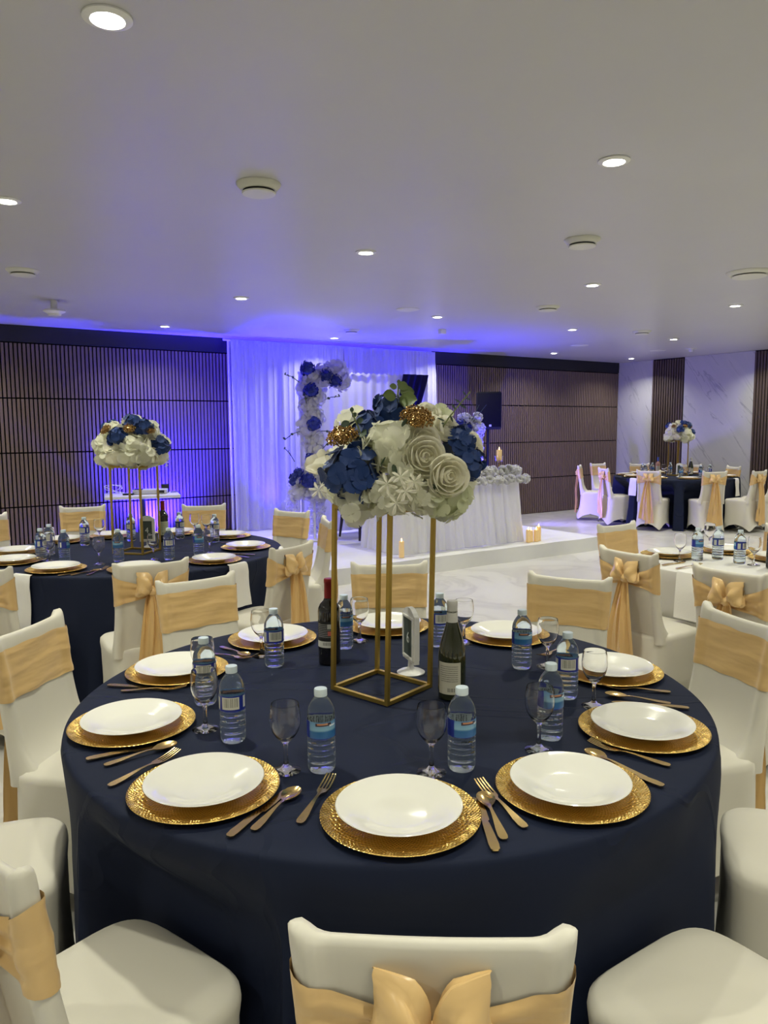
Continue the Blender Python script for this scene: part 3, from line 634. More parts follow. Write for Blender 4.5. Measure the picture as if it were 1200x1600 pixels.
CM = {'spoon': ('spoon', spoon_me, 0.18), 'fork': ('fork', fork_me, 0.196), 'knife': ('table_knife', knife_me, 0.206)}
def cutlery(kind, hx, hy, tx, ty, lb, z=TZ, pull=0.0):
    nm, me, ln = CM[kind]; a = atan2(ty - hy, tx - hx)
    o = link(nm, me, None, (hx - cos(a) * pull, hy - sin(a) * pull, z + 0.0026), (0, 0, a - pi / 2)); return tag(o, lb, kind, 'gold cutlery')
def place_at(cx, cy, lb_set, z=TZ, r=None):
    a = link('charger_plate', charger_me, None, (cx, cy, z + 0.0006), (0, 0, random.uniform(0, 1))); tag(a, 'gold embossed charger ' + lb_set, 'charger', 'gold charger plates')
    b = link('dinner_plate', plate_me, None, (cx + jit(0.004), cy + jit(0.004), z + 0.0008)); tag(b, 'white dinner plate ' + lb_set, 'plate', 'white dinner plates')
    return a
PL = [(0.029, 1.447, 'nearest the camera'), (-0.392, 1.565, 'just left of the nearest setting'), (-0.667, 1.928, 'at the left rim of the front table'), (-0.669, 2.375, 'behind the pair of left-hand water bottles'),
      (-0.415, 2.737, 'left of the red-capped wine bottle on the front table'), (0.013, 2.905, 'behind the gold flower stand of the front table'), (0.451, 2.76, 'right of the dark green wine bottle, at the back'),
      (0.715, 2.34, 'at the right rim, behind a glass and bottle'), (0.662, 1.874, 'at the right rim, with cutlery on both its near and far side'), (0.399, 1.556, 'just right of the nearest setting')]
for x, y, lb in PL: place_at(x, y, lb)
BT = [(-0.147, 1.671, -90 + -65, 'standing behind the nearest plate, left of centre'), (0.175, 1.673, 215, 'standing in front of the dark green wine bottle'), (-0.384, 1.84, -90 - 245, 'nearest of the left-hand pair, barcode to the front'),
      (-0.515, 2.10, -90 - 240, 'behind a wine glass, rear one of the left-hand pair'), (-0.366, 2.443, 40, 'left of the red-capped wine bottle'), (-0.145, 2.644, -150, 'half hidden by the left post of the gold stand'),
      (0.197, 2.661, 30, 'behind the right post of the gold stand'), (0.446, 2.406, -165, 'alone in front of the back right plate'), (0.527, 2.131, 15, 'behind the near right bottle, beside a glass'),
      (0.416, 1.844, -150, 'seen through a wine glass at the front right')]
for x, y, rz, lb in BT: bottle(x, y, radians(rz), 'small water bottle with blue label ' + lb)
GL = [(-0.228, 1.662, 'left of the water bottle behind the nearest plate'), (0.104, 1.648, 'left of the water bottle in front of the green wine bottle'), (-0.47, 1.907, 'at the left beside the nearest of the left-hand bottles'),
      (-0.545, 2.205, 'behind the rear left-hand bottle'), (-0.426, 2.55, 'before the back left plate, behind its bottle'), (-0.093, 2.725, 'between the posts at the left of the gold stand'),
      (0.288, 2.691, 'right behind the white neck of the green bottle'), (0.531, 2.411, 'right of the lone bottle at the back right'), (0.585, 2.055, 'in front of the right-rim plate'), (0.372, 1.765, 'in front of the water bottle at the front right')]
for x, y, lb in GL: glass(x, y, 'empty wine glass ' + lb)
CU = [('spoon', -0.259, 1.397, -0.189, 1.565, 'between the nearest plate and its left neighbour'), ('knife', -0.301, 1.372, -0.222, 1.545, 'left of the spoon between the two front plates'), ('fork', -0.172, 1.422, -0.118, 1.618, 'at the left of the nearest plate'),
      ('knife', 0.202, 1.318, 0.19, 1.525, 'right against the nearest plate'), ('spoon', 0.224, 1.358, 0.206, 1.535, 'between knife and fork at the front right'), ('fork', 0.272, 1.40, 0.197, 1.60, 'left of the front right plate, tines up'),
      ('fork', 0.655, 1.668, 0.498, 1.789, 'below the right-rim plate, uppermost of three'), ('spoon', 0.580, 1.598, 0.483, 1.746, 'below the right-rim plate, in the middle of three'), ('knife', 0.602, 1.566, 0.49, 1.70, 'below the right-rim plate, half under the spoon'),
      ('fork', 0.839, 2.155, 0.662, 2.19, 'above the right-rim plate, farthest of three'), ('spoon', 0.804, 2.061, 0.655, 2.128, 'above the right-rim plate, middle of three'), ('knife', 0.840, 2.022, 0.676, 2.072, 'above the right-rim plate, partly under it'),
      ('fork', -0.607, 1.585, -0.486, 1.769, 'left of the front left plate'), ('spoon', -0.655, 1.688, -0.52, 1.80, 'between the two left plates, nearer one'), ('knife', -0.709, 1.719, -0.587, 1.785, 'between the two left plates, farther one'),
      ('knife', -0.848, 2.245, -0.736, 2.223, 'behind the left-rim plate, farther one'), ('fork', -0.79, 2.195, -0.641, 2.202, 'behind the left-rim plate, nearer one'), ('spoon', -0.589, 2.653, -0.5, 2.558, 'between the two back left plates'),
      ('fork', -0.62, 2.575, -0.465, 2.495, 'between the two back left plates, front one'), ('fork', 0.262, 2.93, 0.262, 2.76, 'between the back plate and the back right plate'), ('fork', 0.65, 2.63, 0.56, 2.53, 'behind a glass between the two right back plates')]
for k, hx, hy, tx, ty, lb in CU: cutlery(k, hx, hy, tx, ty, 'gold ' + {'knife': 'table knife'}.get(k, k) + ' ' + lb)

# left table
lc_ = TC['left']
LPL = [(-1.844, 4.16, 'above the hanging napkin at the front of the left table'), (-2.22, 4.42, 'at the left edge, nearer of the pair there'), (-2.40, 4.78, 'at the left edge, farther of the pair there'), (-2.26, 5.27, 'behind the cluster of bottles at the left'),
       (-1.99, 5.50, 'before the chair left of the side table'), (-1.56, 5.64, 'behind the small table-number frame four'), (-1.13, 5.45, 'before the chair next to the drape'), (-0.91, 4.93, 'at the right rim of the left table'), (-0.99, 4.42, 'with a napkin hanging at its right'), (-1.38, 4.17, 'hidden behind the bow-backed chair')]
for x, y, lb in LPL:
    q = hypot(x - lc_[0], y - lc_[1]); k = min(1, 0.755 / q); place_at(lc_[0] + (x - lc_[0]) * k, lc_[1] + (y - lc_[1]) * k, lb)
LBT = [(-2.038, 5.111, 10, 'left of the back plate of the left table'), (-1.785, 5.30, 30, 'left of the table number four'), (-1.465, 5.39, 80, 'right of the red wine bottle at the left table'), (-1.181, 5.24, 60, 'before the chair by the drape'),
       (-1.153, 4.659, -140, 'by the right rim plate of the left table'), (-1.297, 4.52, 40, 'right of a glass behind the bow-backed chair'), (-1.585, 4.47, 200, 'before the left flower stand'), (-1.904, 4.46, -60, 'behind the front plate of the left table'),
       (-2.075, 4.53, 100, 'front one of the left cluster'), (-2.11, 4.73, 20, 'rear one of the left cluster')]
for x, y, rz, lb in LBT: bottle(x, y, radians(rz), 'water bottle ' + lb)
for x, y, lb in ((-2.15, 4.82, 'left of the bottle cluster'), (-2.0, 4.47, 'before the bottle cluster'), (-1.66, 4.36, 'left of the bottle before the left stand'), (-1.385, 4.50, 'left of a bottle behind the bow-backed chair'), (-1.10, 4.73, 'by the right rim bottle of the left table'),
                 (-1.99, 5.25, 'behind the bottle near the back plate'), (-1.40, 5.56, 'before the back right plate of the left table'), (-1.30, 5.50, 'second one before the chair left of the drape')): glass(x, y, 'wine glass ' + lb)
for k, hx, hy, tx, ty, lb in (('knife', -1.755, 4.01, -1.62, 4.13, 'right of the front plate, first'), ('spoon', -1.69, 4.02, -1.585, 4.15, 'right of the front plate, second'), ('fork', -1.60, 4.02, -1.565, 4.19, 'left of the chair bow'), ('fork', -0.82, 4.55, -0.98, 4.62, 'by the right rim of the left table, near one'),
                              ('knife', -0.80, 4.64, -0.96, 4.70, 'by the right rim of the left table, far one'), ('knife', -0.93, 5.22, -1.09, 5.17, 'before the plate by the drape')): cutlery(k, hx, hy, tx, ty, 'gold ' + k + ' on the left table ' + lb)
# far table and white table
fc = TC['far']; FN = ['at the left rim', 'front left, by the second bow chair', 'at the front, left of the frame', 'at the front, right of the frame', 'front right, by the fourth bow chair', 'at the right rim', 'back right, before a chair', 'at the back, right of the stand', 'at the back, left of the stand', 'back left, before a chair']
for i, (x, y, rz) in enumerate(chairs['far']):
    a = radians(-168 + 36 * i); px, py = fc[0] + 0.74 * cos(a), fc[1] + 0.74 * sin(a); place_at(px, py, 'on the far navy table ' + FN[i])
    if i in (0, 1, 2, 3, 5, 6, 7, 8, 9): glass(fc[0] + 0.50 * cos(a + 0.12), fc[1] + 0.50 * sin(a + 0.12), 'wine glass on the far table ' + FN[i])
    if i in (0, 2, 3, 4, 6, 7, 8, 9): bottle(fc[0] + 0.50 * cos(a - 0.1), fc[1] + 0.50 * sin(a - 0.1), i * 1.3, 'water bottle on the far table ' + FN[i])
for x, y, lb in ((1.72, 4.53, 'on the white table, left of its bottles'), (2.13, 4.66, 'on the white table, behind its bottles'), (2.30, 4.37, 'on the white table, at the right edge')): place_at(x, y, lb)
for x, y, rz, lb in ((1.825, 4.366, -150, 'left'), (1.962, 4.405, 40, 'middle'), (2.025, 4.265, 60, 'nearest, right-hand')): bottle(x, y, radians(rz), lb + ' of the three water bottles on the white table')
for x, y, lb in ((1.715, 4.345, 'left of the bottles'), (2.075, 4.20, 'right of the bottles'), (2.081, 4.80, 'behind the bottles')): glass(x, y, 'wine glass on the white table ' + lb)
for k, hx, hy, tx, ty, lb in (('fork', 1.60, 4.10, 1.78, 4.19, 'by the napkin on the white table'), ('knife', 1.56, 4.20, 1.72, 4.30, 'left of the fork on the white table')): cutlery(k, hx, hy, tx, ty, 'gold ' + k + ' ' + lb)

# napkins: folded strips lying under a plate's edge and hanging over the rim
def napkin(cx, cy, R, ang, w, r0, drop, lb, skew=0.0, flat=False):
    d = Vector((cos(ang), sin(ang))); n = Vector((-d.y, d.x)); path = [(r0, TZ + 0.0045), ((r0 + R) / 2, TZ + 0.004), (R - 0.012, TZ + 0.004), (R + 0.002, TZ + 0.001), (R + 0.010, TZ - 0.012)]
    path += [(R + 0.012 + 0.014 * k / 6, TZ - 0.012 - (drop - 0.012) * k / 6) for k in range(1, 7)]
    top = []
    for k, (r, z) in enumerate(path):
        row = []
        for i in range(7):
            q = (i / 6 - 0.5) * w * (1 + 0.02 * k); rr = sqrt(max(0.01, r * r - (q * q if k >= 2 else 0))); off = 0.004 * sin(i * 1.7 + k) * (k > 4)
            p = d * (rr + off) + n * (q + skew * max(0, k - 4)); row.append((cx + p.x, cy + p.y, z))
        top.append(row)
    mb = MB(); nj, ni = len(top), 7; vs = [Vector(p) for r in top for p in r]
    lo = [v - Vector((d.x, d.y, 0)) * (0.004 if k >= 4 * ni else 0) - Vector((0, 0, 0.003 if k < 5 * ni else 0)) for k, v in enumerate(vs)]
    fs = []
    for j in range(nj - 1):
        for i in range(ni - 1): a = j * ni + i; fs.append([a, a + 1, a + ni + 1, a + ni]); b = a + nj * ni; fs.append([b, b + ni, b + ni + 1, b + 1])
    per = [i for i in range(ni)] + [j * ni + ni - 1 for j in range(1, nj)] + [(nj - 1) * ni + i for i in range(ni - 2, -1, -1)] + [j * ni for j in range(nj - 2, 0, -1)]
    for a, b in zip(per, per[1:] + per[:1]): fs.append([a, a + nj * ni, b + nj * ni, b])
    return tag(mb.add(vs + lo, fs).build('napkin', M['napkin']), lb, 'napkin', 'white napkins')
lc = TC['left']
napkin(*lc, 0.925, atan2(4.14 - lc[1], -1.93 - lc[0]), 0.12, 0.908, 0.30, 'white napkin hanging from the front rim of the left navy table')
napkin(*lc, 0.925, atan2(4.36 - lc[1], -0.86 - lc[0]), 0.13, 0.908, 0.25, 'white napkin hanging at the right rim of the left table, behind a chair')
napkin(*lc, 0.925, atan2(4.93 - lc[1], -0.80 - lc[0]), 0.11, 0.908, 0.06, 'white napkin tip folded over the right rim of the left table, by a bow chair')
for dg, lb in ((-150, 'left end'), (-84, 'middle'), (-45, 'right end')):
    napkin(*fc, 0.938, radians(dg), 0.12, 0.908, 0.26, 'white napkin hanging over the far navy cloth, ' + lb)
def straight_napkin():
    a = WP(3.55, 2.42); d = -W2; top = MB(); n = W1
    pts = [(-0.16, TZ + 0.004), (-0.012, TZ + 0.004), (0.003, TZ + 0.002), (0.010, TZ - 0.012), (0.016, TZ - 0.15), (0.018, TZ - 0.25)]
    vs = []
    for lay in (0, 1):
        for r, z in pts:
            for q in (-0.075, -0.03, 0.02, 0.07): vs.append(a + d * (r - 0.004 * lay * (z < TZ - 0.01)) + n * (q + 0.02 * (TZ - z)) + Vector((0, 0, z - 0.003 * lay * (z > TZ - 0.01))))
    nj, ni = len(pts), 4; fs = []
    for j in range(nj - 1):
        for i in range(ni - 1): k = j * ni + i; fs.append([k, k + 1, k + ni + 1, k + ni]); b = k + nj * ni; fs.append([b, b + ni, b + ni + 1, b + 1])
    per = [i for i in range(ni)] + [j * ni + ni - 1 for j in range(1, nj)] + [(nj - 1) * ni + i for i in range(ni - 2, -1, -1)] + [j * ni for j in range(nj - 2, 0, -1)]
    for p, q in zip(per, per[1:] + per[:1]): fs.append([p, p + nj * ni, q + nj * ni, q])
    tag(MB().add(vs, fs).build('napkin', M['napkin']), 'white napkin hanging from the white table between two bow-backed chairs', 'napkin', 'white napkins')
straight_napkin()

# wine bottles
def wine(x, y, rz, lb, body_m, foil_m, lab_m, shoulder, lab_rng, lab_w, z=TZ):
    o = thing('wine_bottle', lb, 'bottle', (x, y, z + 0.0005), rz)
    if shoulder == 'high': pr = [(0, 0.004), (0.030, 0.0), (0.0365, 0.005), (0.0368, 0.178), (0.0355, 0.190), (0.029, 0.203), (0.0185, 0.214), (0.0148, 0.224), (0.0140, 0.286), (0, 0.286)]
    else: pr = [(0, 0.004), (0.032, 0.0), (0.0395, 0.006), (0.0400, 0.125), (0.0385, 0.142), (0.034, 0.165), (0.0275, 0.188), (0.0205, 0.210), (0.0158, 0.228), (0.0142, 0.286), (0, 0.286)]
    MB().lathe(pr, 40).build('body', body_m, o)
    f0 = 0.222 if shoulder == 'high' else 0.226
    MB().lathe([(0.0152 if shoulder == 'high' else 0.0166, f0), (0.0150, f0 + 0.03), (0.0149, 0.272), (0.0158, 0.274), (0.0158, 0.284), (0.0146, 0.2875), (0, 0.288)], 32).build('foil', foil_m, o)
    R = (0.0368 if shoulder == 'high' else 0.0400) + 0.0006; z0, z1 = lab_rng
    MB().grid(lambda u, v: (R * cos((u - 0.5) * lab_w), R * sin((u - 0.5) * lab_w), z0 + (z1 - z0) * v), 16, 6).build('label', lab_m, o)
    return o
wine(-0.185, 2.466, radians(-115), 'dark red wine bottle with red capsule left of the gold stand', M['bottle_red'], M['foil_red'], M['lab_dark'], 'high', (0.062, 0.150), 1.7)
wine(0.194, 2.132, radians(-108), 'dark green wine bottle with white capsule right of the gold stand', M['bottle_green'], M['foil_white'], M['lab_white'], 'low', (0.022, 0.115), 1.75)
wine(-1.545, 5.26, radians(-80), 'red wine bottle with pale label on the left table', M['bottle_red'], M['foil_red'], M['lab_cream'], 'high', (0.05, 0.145), 2.6)
wine(2.135, 4.105, radians(-110), 'black wine bottle at the right edge on the white table', M['bottle_red'], M['foil_red'], M['lab_dark'], 'high', (0.062, 0.150), 1.7)
wine(4.43, 12.25, radians(-110), 'pale wine bottle with blue capsule on the far table', M['rose_wine'], M['foil_blue'], M['lab_white'], 'high', (0.05, 0.145), 1.7)
wine(4.90, 12.10, radians(-110), 'dark wine bottle with white capsule on the far table', M['bottle_green'], M['foil_white'], M['lab_white'], 'low', (0.022, 0.115), 1.75)

# table number frames
def text_mesh(txt, size, depth):
    cu = bpy.data.curves.new('digit', 'FONT'); cu.body = txt; cu.size = size; cu.extrude = depth; cu.align_x = 'CENTER'; cu.align_y = 'CENTER'; cu.resolution_u = 3
    tmp = bpy.data.objects.new('digit', cu); COL.objects.link(tmp); dg = bpy.context.evaluated_depsgraph_get(); dg.update()
    me = bpy.data.meshes.new_from_object(tmp.evaluated_get(dg)); bpy.data.objects.remove(tmp); return me
def number_frame(x, y, rz, num, lb, z=TZ):
    o = thing('table_number', lb, 'table number', (x, y, z + 0.0005), rz)
    MB().lathe([(0, 0.0), (0.044, 0.0), (0.045, 0.003), (0.036, 0.008), (0.016, 0.013), (0.0095, 0.020), (0.0085, 0.045), (0, 0.046)], 32).build('base', M['plastic'], o)
    w, h, z0 = 0.105, 0.150, 0.040
    out = [(-w / 2, z0), (w / 2, z0), (w / 2, z0 + h)] + [(w / 2 * (1 - k / 6), z0 + h + (0.003 if k % 6 == 0 else 0.0) + 0.022 * sin(pi / 2 * min(1, max(0, (k - 1.2) / 4)))) for k in range(1, 12)] + [(-w / 2, z0 + h)]
    out = [(-w / 2, z0), (w / 2, z0), (w / 2, z0 + h)] + [(w / 2 * cos(pi * k / 12), z0 + h + 0.004 + 0.020 * max(0.0, sin(pi * k / 12) - 0.5) / 0.5) for k in range(1, 12)] + [(-w / 2, z0 + h)]
    inn = (-0.036, z0 + 0.020, 0.036, z0 + h - 0.012); n = len(out); vs = [(px, yy, pz) for yy in (-0.008, 0.008) for px, pz in out]
    fs = [list(range(n)), [n + k for k in range(n)][::-1]] + [[k, n + k, n + (k + 1) % n, (k + 1) % n] for k in range(n)]
    MB().add(vs, fs).build('frame', M['plastic'], o, smooth=False)
    for sg in (-1, 1):
        yb = sg * 0.0095
        fr = MB()
        for (cx, cz, sx, sz) in ((-0.041, z0 + h / 2 + 0.003, 0.008, h - 0.02), (0.041, z0 + h / 2 + 0.003, 0.008, h - 0.02), (0, z0 + 0.013, 0.09, 0.008), (0, z0 + h - 0.007, 0.09, 0.008)): fr.box((cx, yb, cz), (sx, 0.006, sz), bev=0.0015)
        e = fr.build('moulding', M['plastic'], o); e['kind'] = 'stuff'
        card = MB().box((0, sg * 0.0085, z0 + h / 2 + 0.003), (0.075, 0.002, h - 0.03)).build('card', M['slate'], o, smooth=False)
        if not num: continue
        me = text_mesh(num, 0.052, 0.0004); me.materials.append(M['ink']); d = link('digit', me, card, (0, sg * 0.0098, z0 + h / 2), (pi / 2, 0, pi if sg > 0 else 0))
    return o
number_frame(0.083, 2.361, radians(-71), '6', 'white frame on a round foot with table number six, by the gold stand')
number_frame(-1.571, 4.99, radians(-8), '4', 'white frame on a round foot with table number four, left table')
number_frame(4.58, 11.75, radians(15), '', 'small white sign frame on a round foot on the far navy table')

# ------------------------------------------------------------------ flowers
def floret_mb(np_=4, r=1.0, cup=0.25, wid=0.62, mtx=None, mb=None):
    """petals that share the centre vertex: one connected piece"""
    mb = mb or MB(); vs = [(0, 0, 0)]; fs = []
    for k in range(np_):
        a = 2 * pi * k / np_; b0 = len(vs); R = Matrix.Rotation(a, 3, 'Z')
        for (d, w, h) in ((0.45, min(0.46, wid * 0.8), 0.10), (0.80, wid, 0.22), (1.02, wid * 0.5, 0.16)):
            for u in (-1, 0, 1): vs.append(R @ Vector((r * d * (1 - 0.05 * u * u), r * w * u, r * (cup * h / 0.22 * (0.5 + 0.5 * u * u) + 0.02 * u))))
        fs += [[0, b0, b0 + 1], [0, b0 + 1, b0 + 2]]
        for j in range(2):
            for i in range(2): q = b0 + j * 3 + i; fs.append([q, q + 3, q + 4, q + 1])
    return mb.add(vs, fs, None, mtx)
def petal_mb(R, alpha, half, az0=0.0, mb=None, mtx=None, flare=0.12, nu=6, nv=6):
    mb = mb or MB()
    def fn(u, v):
        uu = 2 * u - 1; th = (v * (1 - 0.16 * uu * uu)) * alpha; az = az0 + uu * half * (0.35 + 0.65 * sin(pi * min(0.5, 0.12 + v * 0.5)))
        rr = R * (1 + flare * v ** 4 - 0.05 * (1 - abs(uu)) * v)
        return (rr * sin(th) * cos(az), rr * sin(th) * sin(az), -rr * cos(th) + R)
    return mb.grid(fn, nu, nv, mtx=mtx)
ROSE_RINGS = [(1.0, 1.45, 0.80, 6, 0.0), (0.90, 1.72, 0.78, 5, 0.12), (0.72, 1.95, 0.82, 5, 0.30), (0.52, 2.1, 0.9, 4, 0.50), (0.33, 2.25, 1.0, 4, 0.70)]
petal_ms = {}
def petal_mesh(i, m):
    if (i, m) not in petal_ms: R, al, hf, n, dz = ROSE_RINGS[i]; petal_ms[(i, m)] = petal_mb(R, al, hf).mesh('petal', M[m])
    return petal_ms[(i, m)]
def ico(r, sub=2, mtx=None, mb=None):
    bm = bmesh.new(); bmesh.ops.create_icosphere(bm, subdivisions=sub, radius=r); bm.verts.index_update(); mb = mb or MB()
    mb.add([v.co.copy() for v in bm.verts], [[v.index for v in f.verts] for f in bm.faces], None, mtx); bm.free(); return mb
def fib(n, zmin=-0.6):
    out = []
    for i in range(n):
        z = 1 - (1 - zmin) * (i + 0.5) / n; a = i * 2.39996; r = sqrt(max(0, 1 - z * z)); out.append(Vector((r * cos(a), r * sin(a), z)))
    return out
core_me = {k: ico(0.80, 2).mesh('core', M[k]) for k in ('petal_navy', 'petal_white', 'petal_green')}
floret_me = {k: [floret_mb(4, 1, cup=0.12 + 0.12 * j, wid=0.60 + 0.06 * j).mesh('floret', M[k]) for j in range(2)] for k in ('petal_navy', 'petal_white', 'petal_green')}
bud_me = petal_mb(0.22, 2.6, 3.14).mesh('bud', M['petal_cream'])
def hydrangea(parent, p, r, m, out, n, fr=0.44, sq=1.0):
    h = link('hydrangea', core_me[m], parent, p, (0, 0, 0), (r, r * sq, r))
    mo = orient(out).to_3x3()
    for d in fib(n, -0.45):
        d = (mo @ d + Vector((jit(.14), jit(.14), jit(.14)))).normalized(); e = orient((d + Vector((jit(.5), jit(.5), jit(.5)))), random.uniform(0, 6.28)).to_euler()
        link('floret', random.choice(floret_me[m]), h, d * random.uniform(0.84, 1.14), e, fr * random.uniform(0.85, 1.15))
    return h
def rose(parent, p, r, out, m='petal_cream', rings=ROSE_RINGS):
    q = orient(out, random.uniform(0, 6)).to_euler(); o = link('rose', bud_me, parent, p, q, r); a0 = random.uniform(0, 6)
    for i, (R, al, hf, n, dz) in enumerate(rings):
        for k in range(n): link('petal', petal_mesh(i, m), o, (0, 0, -0.72 + dz * 0.85), (jit(0.08), jit(0.08), a0 + i * 0.7 + 2 * pi * k / n))
    return o
# joined heads for arrangements too far off to tell petals apart
def head_mesh(kind, m, n=30, fr=0.42):
    mb = ico(0.82, 2)
    if kind == 'ball':
        for d in fib(n, -0.7):
            d = (d + Vector((jit(.12), jit(.12), jit(.12)))).normalized(); floret_mb(4, fr * random.uniform(.8, 1.2), 0.2, 0.66, Matrix.Translation(d * random.uniform(.85, 1.08)) @ orient(d + Vector((jit(.4), jit(.4), jit(.4))), random.uniform(0, 6)), mb)
    else:
        mb = MB()
        for i, (R, al, hf, k, dz) in enumerate(ROSE_RINGS[:4]):
            for j in range(k): petal_mb(R, al, hf, i * .7 + 2 * pi * j / k, mb, Matrix.Translation((0, 0, -0.72 + dz * 0.85)), nu=4, nv=4)
    return mb.mesh('bloom', M[m])
HEAD = {'white': [head_mesh('ball', 'petal_white'), head_mesh('ball', 'petal_white', 22, 0.55)], 'navy': [head_mesh('ball', 'petal_navy', 26, .46)], 'rose': [head_mesh('rose', 'petal_cream')], 'green': [head_mesh('ball', 'petal_green')],
        'pure': [head_mesh('ball', 'petal_pure', 80, .22)], 'royal': [head_mesh('ball', 'petal_royal', 60, .24)], 'purerose': [head_mesh('rose', 'petal_pure')]}
NAME = {'white': 'hydrangea', 'navy': 'navy_hydrangea', 'rose': 'rose', 'green': 'hydrangea', 'pure': 'bloom', 'royal': 'blue_bloom', 'purerose': 'rose'}
def head(parent, kind, p, r, out=None):
    o = link(NAME[kind], random.choice(HEAD[kind]), parent, p, (orient(out, random.uniform(0, 6)).to_euler() if out is not None else (jit(.6), jit(.6), random.uniform(0, 6))), r); o['kind'] = 'stuff'; return o
def berry_mesh(n=330):
    mb = MB(); mb.lathe([(0, -0.5), (0.2, -0.3), (0.5, 0.0), (0.62, 0.25), (0.45, 0.5), (0, 0.6)], 14)
    for d in fib(n, -0.15):
        p = Vector((d.x, d.y, d.z * 0.60 + 0.15)) * random.uniform(0.72, 1.06); ico(random.uniform(0.05, 0.085), 1, Matrix.Translation(p) @ orient((jit(1), jit(1), jit(1) + .1)), mb)
    return mb.mesh('gold_berry_cluster', M['berry'], smooth=False)
BERRY = berry_mesh()
lily_me = floret_mb(6, 1, cup=0.35, wid=0.16).mesh('star_flower', M['petal_cream'])
leaf_me = MB().slab([[(0.62 * sin(pi * min(1, 0.04 + 0.94 * v)) ** 0.7 * (u - 1), v * 1.5, 0.12 * (u - 1) ** 2 - 0.15 * v * v) for u in (0, 0.5, 1, 1.5, 2)] for v in (0, .2, .45, .7, .88, 1.0)], lambda j, i: True, 0.012).mesh('leaf', M['leaf'])
leafd_me = leaf_me.copy(); leafd_me.materials[0] = M['leaf_dark']
nleaf_me = MB().slab([[(0.28 * sin(pi * min(1, 0.06 + 0.9 * v)) * (u - 1), v * 2.0, 0.05 * (u - 1) ** 2 - 0.1 * v * v) for u in (0, 1, 2)] for v in (0, .25, .5, .75, 1.0)], lambda j, i: True, 0.02).mesh('leaf', M['leaf_dark'])
def sprig(parent, path, leaves, origin, me, rs=0.0022):
    s = MB().tube([Vector(p) - origin for p in path], rs, 6).build('leafy_sprig', M['stem'], parent)
    for (x, y, z, r) in leaves:
        p = Vector((x, y, z)) - origin
        best = min([(Vector(a) - origin).lerp(Vector(b) - origin, k / 8) for a, b in zip(path, path[1:]) for k in range(9)], key=lambda q: (q - p).length)
        d = p - best; d = d.normalized() if d.length > 1e-4 else Vector((0, 0, 1)); side = d.cross(Vector((0, -1, 0.25))).normalized(); nor = side.cross(d).normalized()
        mt = Matrix((side, d, nor)).transposed(); link('leaf', me, s, p - d * r * 0.75, mt.to_euler(), r)
def stand_frame(o, hgt=0.545, half=0.105, rotz=0.0, bar=0.006):
    """square gold frame stand: four posts, two rings of bars"""
    Rz = Matrix.Rotation(rotz, 4, 'Z')
    for sx, sy in ((-1, -1), (1, -1), (1, 1), (-1, 1)):
        e = MB().box((sx * half, sy * half, hgt / 2), (2 * bar, 2 * bar, hgt), Rz, 0.001).build('post', M['frame_gold'], o, smooth=False)
    for z, nm in ((bar, 'base_bar'), (hgt - bar, 'top_bar')):
        for sy in (-1, 1): MB().box((0, sy * half, z), (2 * half - 2 * bar, 2 * bar, 2 * bar), Rz, 0.001).build(nm, M['frame_gold'], o, smooth=False)
        for sx in (-1, 1): MB().box((sx * half, 0, z), (2 * bar, 2 * half - 2 * bar, 2 * bar), Rz, 0.001).build(nm, M['frame_gold'], o, smooth=False)
    MB().box((0, 0, hgt + 0.003), (2 * half + 0.01, 2 * half + 0.01, 0.005), Rz, 0.001).build('top_plate', M['frame_gold'], o, smooth=False)
# main centrepiece
C0 = Vector((-0.010, 2.207, TZ + 0.0035))
cp = thing('flower_centrepiece', 'tall gold frame stand with large blue and white flower dome on the front table', 'centrepiece', C0)
stand_frame(cp, 0.555, 0.103, radians(-39))
cc = Vector((0.028, 2.20, 1.40))
navy = [(-0.102, 2.070, 1.407, 0.066), (-0.056, 2.150, 1.518, 0.050), (0.009, 2.170, 1.568, 0.050), (0.196, 2.160, 1.495, 0.042), (0.222, 2.140, 1.434, 0.040)]
white = [(0.001, 2.075, 1.477, 0.062), (-0.077, 2.080, 1.335, 0.058), (0.043, 2.05, 1.371, 0.056), (0.157, 2.060, 1.345, 0.060), (-0.01, 2.05, 1.352, 0.050), (0.094, 2.04, 1.349, 0.048), (-0.044, 2.130, 1.454, 0.050), (0.134, 2.26, 1.545, 0.049), (-0.104, 2.28, 1.53, 0.050), (0.055, 2.16, 1.500, 0.056),
         (0.19, 2.30, 1.44, 0.06), (-0.12, 2.30, 1.40, 0.07), (0.03, 2.36, 1.44, 0.075), (0.04, 2.30, 1.53, 0.06), (0.2, 2.2, 1.36, 0.05), (-0.14, 2.19, 1.36, 0.05)]
roses = [(0.095, 2.030, 1.456, 0.054), (0.156, 2.000, 1.407, 0.054), (0.090, 2.065, 1.497, 0.046), (-0.192, 2.120, 1.428, 0.042), (0.112, 2.200, 1.572, 0.038), (0.160, 2.150, 1.527, 0.042), (0.244, 2.220, 1.488, 0.036)]
for (x, y, z, r) in navy: p = Vector((x, y, z)); hydrangea(cp, p - C0, r, 'petal_navy', p - cc + Vector((0, -.05, .02)), 26, 0.46)
for i, (x, y, z, r) in enumerate(white): p = Vector((x, y, z)); hydrangea(cp, p - C0, r, 'petal_green' if i in (3, 9, 7) else 'petal_white', p - cc + Vector((0, -.03, 0)), 22 if i < 10 else 12, 0.58 if i in (0, 2, 6) else 0.43)
